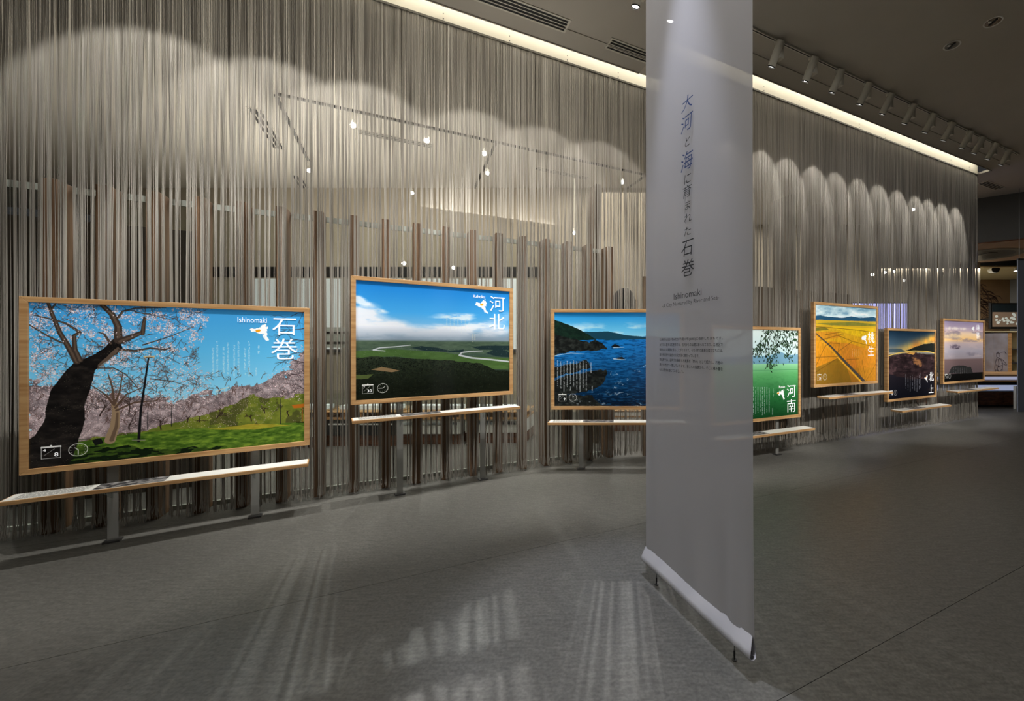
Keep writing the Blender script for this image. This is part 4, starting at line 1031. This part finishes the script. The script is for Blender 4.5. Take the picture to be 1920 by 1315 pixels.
bl_spots = [(662, 235, 'brightest lamp over the plain panel, nearest the cherry blossom side', 1, (-1.0, 1.6, 0), 26), (800, 264, 'bright lamp second along the back room track', 1, (-2.0, 3.0, 0), 24), (908, 288, 'bright lamp third along the back room track', 1, (-.3, 2.0, 0), 30),
            (914, 325, 'small lamp below the third bright one', 0, None, 0), (1166, 342, 'small lamp where the cross track meets the parallel track', 1, (.0, 3.6, 0), 26), (1077, 437, 'small lamp on the slanting cross track', 0, None, 0),
            (757, 494, 'tiny far lamp just above the plain panel frame', 0, None, 0), (850, 502, 'tiny far lamp above the middle of the plain panel', 0, None, 0), (1712, 393, 'lone lamp seen through the dense curtain', 0, None, 0),
            (580, 320, 'dim lamp hanging on the first cross track', 0, None, 0), (772, 362, 'dark lamp hanging on a long stem', 0, None, 0),
            (1636, 515, 'tiny far lamp, first of a cluster behind the dense curtain', 0, None, 0), (1660, 511, 'tiny far lamp, second of a cluster behind the dense curtain', 0, None, 0), (1675, 509, 'tiny far lamp, third of a cluster behind the dense curtain', 0, None, 0), (1695, 526, 'tiny far lamp, fourth of a cluster behind the dense curtain', 0, None, 0), (1764, 516, 'tiny far lamp apart from the cluster behind the dense curtain', 0, None, 0)]
for k, (x, y, lb, e, tg, an) in enumerate(bl_spots):
    back_lamp(k, x, y, lb, L_BACK_BEAM * e, tg, ang=an or 30)
# vents of the back room
for p0, p1, lb, fl_ in (((470, 201), (529, 281), 'slanting slotted vent behind the first curtain', True), ((554, 328), (582, 371), 'smaller slanting slotted vent farther behind the first curtain', True), ((668, 244), (812, 276), 'slotted vent parallel to the curtain by the bright lamps', False), ((1003, 315), (1103, 335), 'slotted vent parallel to the curtain near the lone slab', False)):
    q0, q1 = wz(*p0), wz(*p1)
    if fl_: sc_ = (q0[0] + q1[0]) / 2; vent(sc_ - .1, sc_ + .1, q0[1], q1[1], lb, 3, True, M['ceilback'])
    else: tc_ = (q0[1] + q1[1]) / 2; vent(q0[0], q1[0], tc_ - .1, tc_ + .1, lb, 3, False, M['ceilback'])
# dark ceiling louvres near the banner
for k, (y0, y1) in enumerate(((391, 385), (455, 447), (513, 509))):
    Y0 = 3.6 * F / (HY - y0); p0 = at(1130, Y0); Y1 = 3.6 * F / (HY - y1); p1 = at(1250, Y1)
    dd = (p1 - p0).normalized(); nn = Vector((-dd.y, dd.x, 0))
    MB2 = MB(); MB2.hexa([Vector(p0 + nn * a_ + Vector((0, 0, z))) if e == 0 else Vector(p1 + nn * a_ + Vector((0, 0, z))) for z in (ZC - .01, ZC) for a_, e in ((0, 0), (0, 1), (.14, 1), (.14, 0))])
    tag(MB2.build('ceiling_slot', M['dark']), 'dark slot across the back room ceiling, %s from the viewer' % ORD[k], 'ceiling slot', 'dark slots in the back room ceiling')

# back wall furniture: frontal wall at y = 9.6
YB = 9.6
def bx(px, y=YB): return (px - CX) / F * y
def zz(py, y=YB): return EYE + (HY - py) / F * y
fr = MB().box(bx(200), bx(1030), YB - .03, YB, zz(520), zz(501)).build('trim_5', M['black']); tag(fr, kind='structure')
for k, (x0, x1) in enumerate(((460, 545), (560, 640), (655, 760), (770, 860), (870, 985))):
    r = empty('wall_board', (bx((x0 + x1) / 2), YB - .05, zz(640))); tag(r, 'pale blue-grey exhibit board on the back wall, %s from the cherry blossom side' % ORD[k], 'exhibit board', 'boards on the back wall')
    MB().box(bx(x0), bx(x1), YB - .05, YB - .001, zz(655), zz(523)).build('board', M['caselight'], r)
    MB().box(bx(x0) - .02, bx(x1) + .02, YB - .07, YB - .001, zz(660), zz(655)).build('ledge', M['steel'], r)
# dark-striped board seen between the first two panels
r = empty('striped_board', (bx(620, 7), 7.0, 1.6)); tag(r, 'white board with dark stripes between the cherry blossom and plain panels', 'exhibit board')
MB().box(bx(560, 7), bx(655, 7), 7.0, 7.04, zz(652, 7), zz(614, 7)).build('board', M['frost'], r)
for y in (624, 643): MB().box(bx(560, 7), bx(655, 7), 6.99, 7.0, zz(y + 2, 7), zz(y - 2, 7)).build('stripe', M['black'], r)
MB().box(bx(600, 7), bx(606, 7), 7.0, 7.05, 0, zz(652, 7)).build('leg', M['steel'], r)
# exhibition counters: wood rails, pale face, wood plinth
def counter(x0, x1, y, label, top_py, face=(800, 845), dark=True, m_face='white', cat='display case'):
    r = empty('display_case', (bx((x0 + x1) / 2, y), y, 0)); tag(r, label, cat)
    X0, X1 = bx(x0, y), bx(x1, y); zt_ = zz(top_py, y)
    MB().box(X0, X1, y + .02, y + .6, .0, .16).build('plinth', M['darkwood'], r)
    MB().box(X0, X1, y, y + .62, .16, zt_ - .12).build('case_body', M[m_face], r, .003)
    MB().box(X0 + .04, X1 - .04, y - .012, y, .34, zt_ - .2).build('face_print', M['mapprint'] if dark else M['white'], r)
    MB().box(X0 - .01, X1 + .01, y - .02, y + .64, zt_ - .12, zt_ - .09).build('top_rail', M['beech'], r, .003)
    MB().box(X0 - .01, X1 + .01, y - .02, y + .64, zt_ - .02, zt_).build('top_board', M['beech'], r, .003)
    for q in range(5):
        xq = X0 + (X1 - X0) * q / 4; MB().box(xq - .012, xq + .012, y - .01, y + .02, zt_ - .09, zt_ - .02).build('rail_post', M['beech'], r)
    MB().box(X0, X1, y + .02, y + .60, zt_ + .0, zt_ + .25).build('glass_cover', M['glass'], r)
    MB().box(X0 + .06, X1 - .06, y + .2, y + .4, zt_ + .0, zt_ + .06).build('lit_tray', M['caselight'], r)
M['mapprint'] = noisy(mat('map_print', (1, 1, 1), 0.6), srgb(30, 36, 42), srgb(190, 196, 194), (1, 1, 1), 4.5, 8, lo=.45, hi=.62)
counter(470, 600, 6.2, 'display case seen below the cherry blossom panel end', 772, dark=True)
counter(612, 742, 6.3, 'display case seen under the near end of the plain panel', 772, dark=False, m_face='dark')
counter(752, 862, 6.4, 'display case with a printed map face under the plain panel', 772)
counter(872, 985, 6.5, 'display case with a pale face under the far end of the plain panel', 772)
counter(1130, 1260, 7.4, 'low display case behind the coast panel beside the banner', 770, dark=False, m_face='darkwood')
# model mountain silhouette near the banner
mm = MB(); y = 8.6; pts = [(1146, 590), (1146, 558), (1156, 546), (1165, 540), (1178, 540), (1186, 548), (1192, 562), (1192, 590)]
n_ = len(pts)
for yy_ in (y, y + .3): mm.v += [(bx(a_, y), yy_, zz(b2, y)) for a_, b2 in pts]
mm.f = [tuple(range(n_ - 1, -1, -1)), tuple(range(n_, 2 * n_))] + [(i, (i + 1) % n_, (i + 1) % n_ + n_, i + n_) for i in range(n_)]
r = empty('mounted_boulder', (bx(1169, y), y, 0)); tag(r, 'black rounded exhibit on a stand between the coast panel and the banner', 'exhibit')
mm.build('boulder', M['black'], r, .03); MB().box(bx(1140, y), bx(1198, y), y - .1, y + .5, 0, zz(590, y)).build('stand', M['caselight'], r)
tag(MB().box(bx(1193, 8.4), bx(1197, 8.4), 8.4, 8.45, 0, zz(536, 8.4)).build('thin_post', M['beech']), 'thin pale wooden pole next to the black rounded exhibit', 'pole')
tag(MB().box(bx(1240, 12), bx(1330, 12), 12.0, 12.1, 0, ZC).build('wall_2', M['wallwarm']), kind='structure')
tag(MB().box(2.2, 2.3, 9.6, 13.0, 0, ZC).build('wall_3', M['wallwarm']), kind='structure')
# blue lit screen seen through the dense curtain
r = empty('projection_screen', (6.0, 10.2, 0)); tag(r, 'pale violet-blue lit screen glowing through the dense curtain', 'screen')
Ysc = 10.2; zc0, zc1 = zz(617, Ysc), zz(569, Ysc)
MB().box(bx(1600, Ysc), bx(1702, Ysc), Ysc, Ysc + .05, zc0, zc1).build('screen', mat('screen_glow', (.2, .2, .3, 1), .5, emit=(.40, .42, .95, 1), estr=3.0), r)
MB().box(bx(1600, Ysc) - .03, bx(1702, Ysc) + .03, Ysc + .05, Ysc + .08, zc0 - .03, zc1 + .03).build('screen_frame', M['dark'], r)
for x in (1625, 1685): MB().box(bx(x, Ysc) - .03, bx(x, Ysc) + .03, Ysc + .05, Ysc + .1, 0, zc0 - .03).build('leg', M['steel'], r)
tag(MB().box(bx(1250, 12.5), bx(1838, 12.5), 12.5, 12.6, 0, ZC).build('wall_4', M['wallwarm']), kind='structure')

# ------------------------------------------------------------------ far end: soffit, brown room
A_ = at(1826, 3.6 * F / (HY - 373.5)); B_ = at(1960, 3.6 * F / (HY - 354))
dd = (B_ - A_).normalized(); nn = Vector((-dd.y, dd.x, 0))
if nn.y < 0: nn = -nn
zs_ = 4.0
A2 = A_ - dd * .25; B2 = B_ + dd * 1.5
sf = MB(); sf.hexa([A2 + Vector((0, 0, zs_)), B2 + Vector((0, 0, zs_)), B2 + nn * .12 + Vector((0, 0, zs_)), A2 + nn * .12 + Vector((0, 0, zs_)), A2 + Vector((0, 0, ZC)), B2 + Vector((0, 0, ZC)), B2 + nn * .12 + Vector((0, 0, ZC)), A2 + nn * .12 + Vector((0, 0, ZC))])
tag(sf.build('wall_5', M['greywall']), kind='structure')
sf = MB(); A3 = A2 + Vector((0, 0, zs_ - .02)); B3 = B2 + Vector((0, 0, zs_ - .02))
sf.hexa([A3, B3, B3 + nn * 3.0, A3 + nn * 3.0, A3 + Vector((0, 0, .02)), B3 + Vector((0, 0, .02)), B3 + nn * 3.0 + Vector((0, 0, .02)), A3 + nn * 3.0 + Vector((0, 0, .02))])
tag(sf.build('trim_6', M['beige']), kind='structure')
e = MB(); e.hexa([A3 - nn * .02, B3 - nn * .02, B3, A3, A3 - nn * .02 + Vector((0, 0, .03)), B3 - nn * .02 + Vector((0, 0, .03)), B3 + Vector((0, 0, .03)), A3 + Vector((0, 0, .03))])
tag(e.build('trim_7', M['darkwood']), kind='structure')
# oval opening in the soffit
Yo = (zs_ - EYE) * F / (HY - 478); po = at(1838, Yo)
op = empty('oval_opening', (po.x, po.y, zs_ - .02)); tag(op, 'round black light well set in the beige soffit past the curtain', 'light well')
q = MB(); q.tube((po.x, po.y, zs_ - .024), (po.x, po.y, zs_ - .021), .80, n=64); q.build('well_bottom', M['black'], op)
q = MB(); q.ring((po.x, po.y, 0), .92, .80, zs_ - .03, zs_ - .024, 64); q.build('well_rim', M['greywall'], op)
MB().box(po.x - .12, po.x + .12, po.y - .4, po.y + .4, zs_ - .04, zs_ - .025).build('well_fitting', M['dark'], op)
# cream ceiling, brown wall
YW = 15.0
tag(MB().box(7.5, 20, 12.6, YW + .2, 3.86, 3.9).build('trim_8', M['cream']), kind='structure')
tag(MB().box(bx(1790, YW), 22, YW, YW + .1, 0, 3.9).build('wall_right', M['brownwall']), kind='structure')
# line drawing of waves on the brown wall
wl = MB(); r_ = np.random.RandomState(4)
for k in range(120):
    cx_, cz_ = 1815 + r_.uniform(0, 45), 530 + r_.uniform(0, 70)
    if cx_ - 1815 > 62 * (1 - abs(cz_ - 575) / 62): continue
    a_ = r_.uniform(-.8, .5); pts = []
    for j in range(9):
        pts.append((cx_, cz_)); cx_ += math.cos(a_) * 3; cz_ += math.sin(a_) * 3; a_ += r_.uniform(.0, .45)
    for j in range(8):
        (x0, y0), (x1, y1) = pts[j], pts[j + 1]; th = .35 + .6 * math.sin(j / 8 * 3.14)
        wl.quad((bx(x0, YW), YW - .004, zz(y0 + th, YW)), (bx(x1, YW), YW - .004, zz(y1 + th, YW)), (bx(x1, YW), YW - .004, zz(y1 - th, YW)), (bx(x0, YW), YW - .004, zz(y0 - th, YW)))
tag(wl.build('wall_drawing', mat('drawing_line', srgb(58, 40, 28), .8)), 'dark brown swirling wave drawing on the brown wall', 'wall drawing')
# framed picture
yF = 14.3
r = empty('framed_picture', (bx(1885, yF), yF, 0)); tag(r, 'dark framed screen with white tree shapes on the brown wall', 'picture')
MB().box(bx(1857, yF), bx(1935, yF), yF, yF + .08, zz(617, yF), zz(568, yF)).build('frame', M['black'], r, .01)
MB().box(bx(1861, yF), bx(1932, yF), yF - .01, yF, zz(585.5, yF), zz(571, yF)).build('sky_part', mat('night_print', srgb(34, 44, 50), .3), r)
MB().box(bx(1861, yF), bx(1932, yF), yF - .01, yF, zz(613, yF), zz(585.5, yF)).build('ground_part', mat('tan_print', srgb(128, 108, 90), .5, emit=srgb(128, 108, 90), estr=.3), r)
tr_ = MB(); r_ = np.random.RandomState(9)
for k in range(26):
    cx_ = 1867 + r_.uniform(0, 58); top = 588 + 10 * abs(math.sin(cx_ * .21)); cz_ = r_.uniform(top, 608); R_ = r_.uniform(2.0, 4.2); i = len(tr_.v)
    for j in range(9):
        a_ = j * 2 * math.pi / 9; rr = R_ * r_.uniform(.7, 1.15); tr_.v.append((bx(cx_ + rr * math.cos(a_), yF), yF - .014 - k * .0002, zz(cz_ + rr * .8 * math.sin(a_), yF)))
    tr_.f.append(tuple(range(i + 8, i - 1, -1)))
tr_.build('tree_shapes', mat('white_trees', srgb(214, 220, 214), .5, emit=srgb(214, 220, 214), estr=.3), r)
for x in (1864, 1928): MB().box(bx(x, yF) - .02, bx(x, yF) + .02, yF + .08, YW, zz(600, yF), zz(596, yF)).build('wall_bracket', M['black'], r)
# cream display cabinet with shelves
yC = 12.2
r = empty('display_cabinet', (bx(1850, yC), yC, 0)); tag(r, 'cream display cabinet with glass shelves beside the evening sea panel', 'cabinet')
X0, X1 = bx(1838, yC), bx(1912, yC); z0_, z1_ = zz(703, yC), zz(621, yC)
MB().box(X0, X1, yC, yC + .44, 0, z0_).build('base', M['cream'], r)
MB().box(X0, X1, yC + .4, yC + .44, z0_, z1_).build('back_panel', M['cream'], r)
MB().box(X0, X1, yC, yC + .4, z1_ - .03, z1_).build('top_panel', M['cream'], r)
MB().box(X0 - .03, X0, yC, yC + .44, z0_, z1_).build('side_panel', M['cream'], r); MB().box(X1, X1 + .03, yC, yC + .44, z0_, z1_).build('side_panel', M['cream'], r)
for y in (655, 681): MB().box(X0, X1, yC + .02, yC + .4, zz(y + 1, yC), zz(y - 1, yC)).build('shelf', M['steel'], r)
MB().box(X0, X1, yC + .3, yC + .4, zz(701, yC), zz(683, yC)).build('dark_recess', M['dark'], r); MB().box(X0, X1, yC + .3, yC + .4, zz(634, yC), zz(622, yC)).build('dark_recess', M['dark'], r)
for k, (x, y) in enumerate(((1845, 653), (1851, 652), (1857, 653), (1896, 654), (1902, 680))):
    b2 = MB(); xx_, z_ = bx(x, yC), zz(654 if y < 670 else 680, yC); b2.tube((xx_, yC + .15, z_), (xx_, yC + .15, z_ + .03), .03, .05, n=14); b2.tube((xx_, yC + .15, z_ + .03), (xx_, yC + .15, z_ + .12), .05, .025, n=14)
    tag(b2.build('small_jar', M['frost']), 'small pale jar in the cream cabinet, %s along its shelves' % ORD[k], 'jar', 'jars in the cream cabinet')
# upright panel with a line-drawn figure
yP = 11.4; zf0 = zz(702, 10.35)
r = empty('figure_print_stand', (bx(1876, yP), yP, 0)); tag(r, 'upright pale lilac panel with a line-drawn standing figure', 'panel')
X0, X1 = bx(1863, yP), bx(1890, yP)
MB().box(X0, X1, yP, yP + .3, zf0, zz(625, yP)).build('panel_body', noisy(mat('lilac_print', (1, 1, 1), .5), srgb(150, 140, 140), srgb(176, 178, 196), (1, 1, 1), 2, 3), r)
MB().box(X1, X1 + .10, yP, yP + .3, zf0, zz(625, yP)).build('wood_side', M['beech'], r)
dr = MB()
def dl(pts, th=.35):
    for (x0, y0), (x1, y1) in zip(pts, pts[1:]):
        n2 = Vector((y1 - y0, -(x1 - x0))).normalized() * th
        dr.quad(*[(bx(a_, yP), yP - .003, zz(b2, yP)) for a_, b2 in ((x0 + n2.x, y0 + n2.y), (x1 + n2.x, y1 + n2.y), (x1 - n2.x, y1 - n2.y), (x0 - n2.x, y0 - n2.y))])
dl([(1871 + 2.6 * math.cos(a_), 667 + 4 * math.sin(a_)) for a_ in np.linspace(0, 6.28, 14)]); dl([(1868, 664), (1871, 660), (1874, 664)], .7)
dl([(1869, 672), (1866, 680), (1865, 690), (1867, 700)]); dl([(1873, 672), (1879, 678), (1880, 688), (1878, 700)]); dl([(1874, 672), (1880, 675), (1888, 684)]); dl([(1878, 681), (1888, 686)]); dl([(1871, 673), (1873, 682), (1870, 692), (1873, 700)]); dl([(1867, 684), (1873, 688), (1879, 685)]); dl([(1866, 694), (1874, 696), (1879, 693)]); dl([(1876, 661), (1884, 660), (1887, 664)], .5)
dr.build('figure_drawing', mat('drawing_ink', srgb(62, 58, 82), .8), r)
# counter below: white slab, glowing band, wood base
yK = 10.35
r = empty('long_counter', (bx(1880, yK), yK, 0)); tag(r, 'long counter with blue-white glowing band and dark wood base', 'counter')
X0, X1 = 7.6, 12.5
zf = lambda py: zz(py, yK)
MB().box(X0, X1, yK - .25, yK + 1.4, zf(705), zf(702)).build('counter_edge', M['beech'], r)
MB().box(X0, X1, yK - .02, yK + .7, zf(712), zf(705)).build('blue_band', M['caseglow'], r)
MB().box(X0, X1, yK - .25, yK + .7, zf(715), zf(712)).build('wood_lip', M['beech'], r)
MB().box(X0, X1, yK - .05, yK + .7, zf(722), zf(715)).build('dark_fascia', M['dark'], r)
MB().box(X0, X1, yK + .1, yK + .7, zf(733), zf(722)).build('glow_recess', M['caseglow'], r)
MB().box(X0, X1, yK + .0, yK + .7, zf(735), zf(733)).build('base_top', M['bluegrey'], r)
k = 0; x = X0
while x < X1 - .01:
    MB().box(x + .003, x + .297, yK + .02, yK + .7, .05, zf(735)).build('base_board', M['darkwood'], r); x += .3
MB().box(X0, X1, yK + .06, yK + .7, 0, .05).build('plinth', M['black'], r)
MB().box(bx(1903, yK - .3), bx(1912, yK - .3), yK - .32, yK - .26, 0, zf(722)).build('support_fin', M['white'], r)
# grey-blue hanging panel at the frame's edge
yG = 9.6
r = empty('fabric_drop', (bx(1925, yG), yG, 0)); tag(r, 'blue-grey hanging fabric panel at the end of the counter', 'fabric panel')
MB().box(bx(1908.5, yG), bx(1960, yG), yG, yG + .02, zz(786, yG), zz(486, yG)).build('cloth', M['bluegrey'], r)
MB().box(bx(1908.5, yG), bx(1960, yG), yG - .01, yG + .03, zz(488, yG), zz(485, yG)).build('top_bar', M['steel'], r)
for x in (1912, 1955): MB().tube((bx(x, yG), yG + .01, zz(486, yG)), (bx(x, yG), yG + .01, ZC), .004, n=6).build('hanging_wire', M['steel'], r)
# projector under the far ceiling
yJ = 12.7; X = bx(1867, yJ); Z = zz(505, yJ)
r = empty('ceiling_projector', (X, yJ, Z)); tag(r, 'white ceiling spotlight with a round black face past the soffit', 'spotlight')
MB().tube((X, yJ, Z), (X + .1, yJ + .28, Z + .02), .11, .09, n=24).build('lamp_body', M['white'], r); MB().tube((X - .004, yJ - .012, Z), (X, yJ, Z), .10, n=24).build('black_face', M['black'], r)
MB().tube((X + .05, yJ + .15, Z + .1), (X + .05, yJ + .15, 3.86), .03, n=12).build('stem', M['white'], r)
r2_ = empty('bright_lamp', (bx(1905, yJ), yJ, 3.8)); tag(r2_, 'small glaring lamp near the soffit beside the blue-grey panel', 'lamp')
MB().tube((bx(1905, yJ), yJ, 3.86), (bx(1905, yJ), yJ, 3.76), .05, n=16).build('lamp_body', M['white'], r2_); MB().tube((bx(1905, yJ), yJ - .0, 3.76), (bx(1905, yJ), yJ, 3.755), .045, n=16).build('lamp_lens', M['lampface'], r2_)
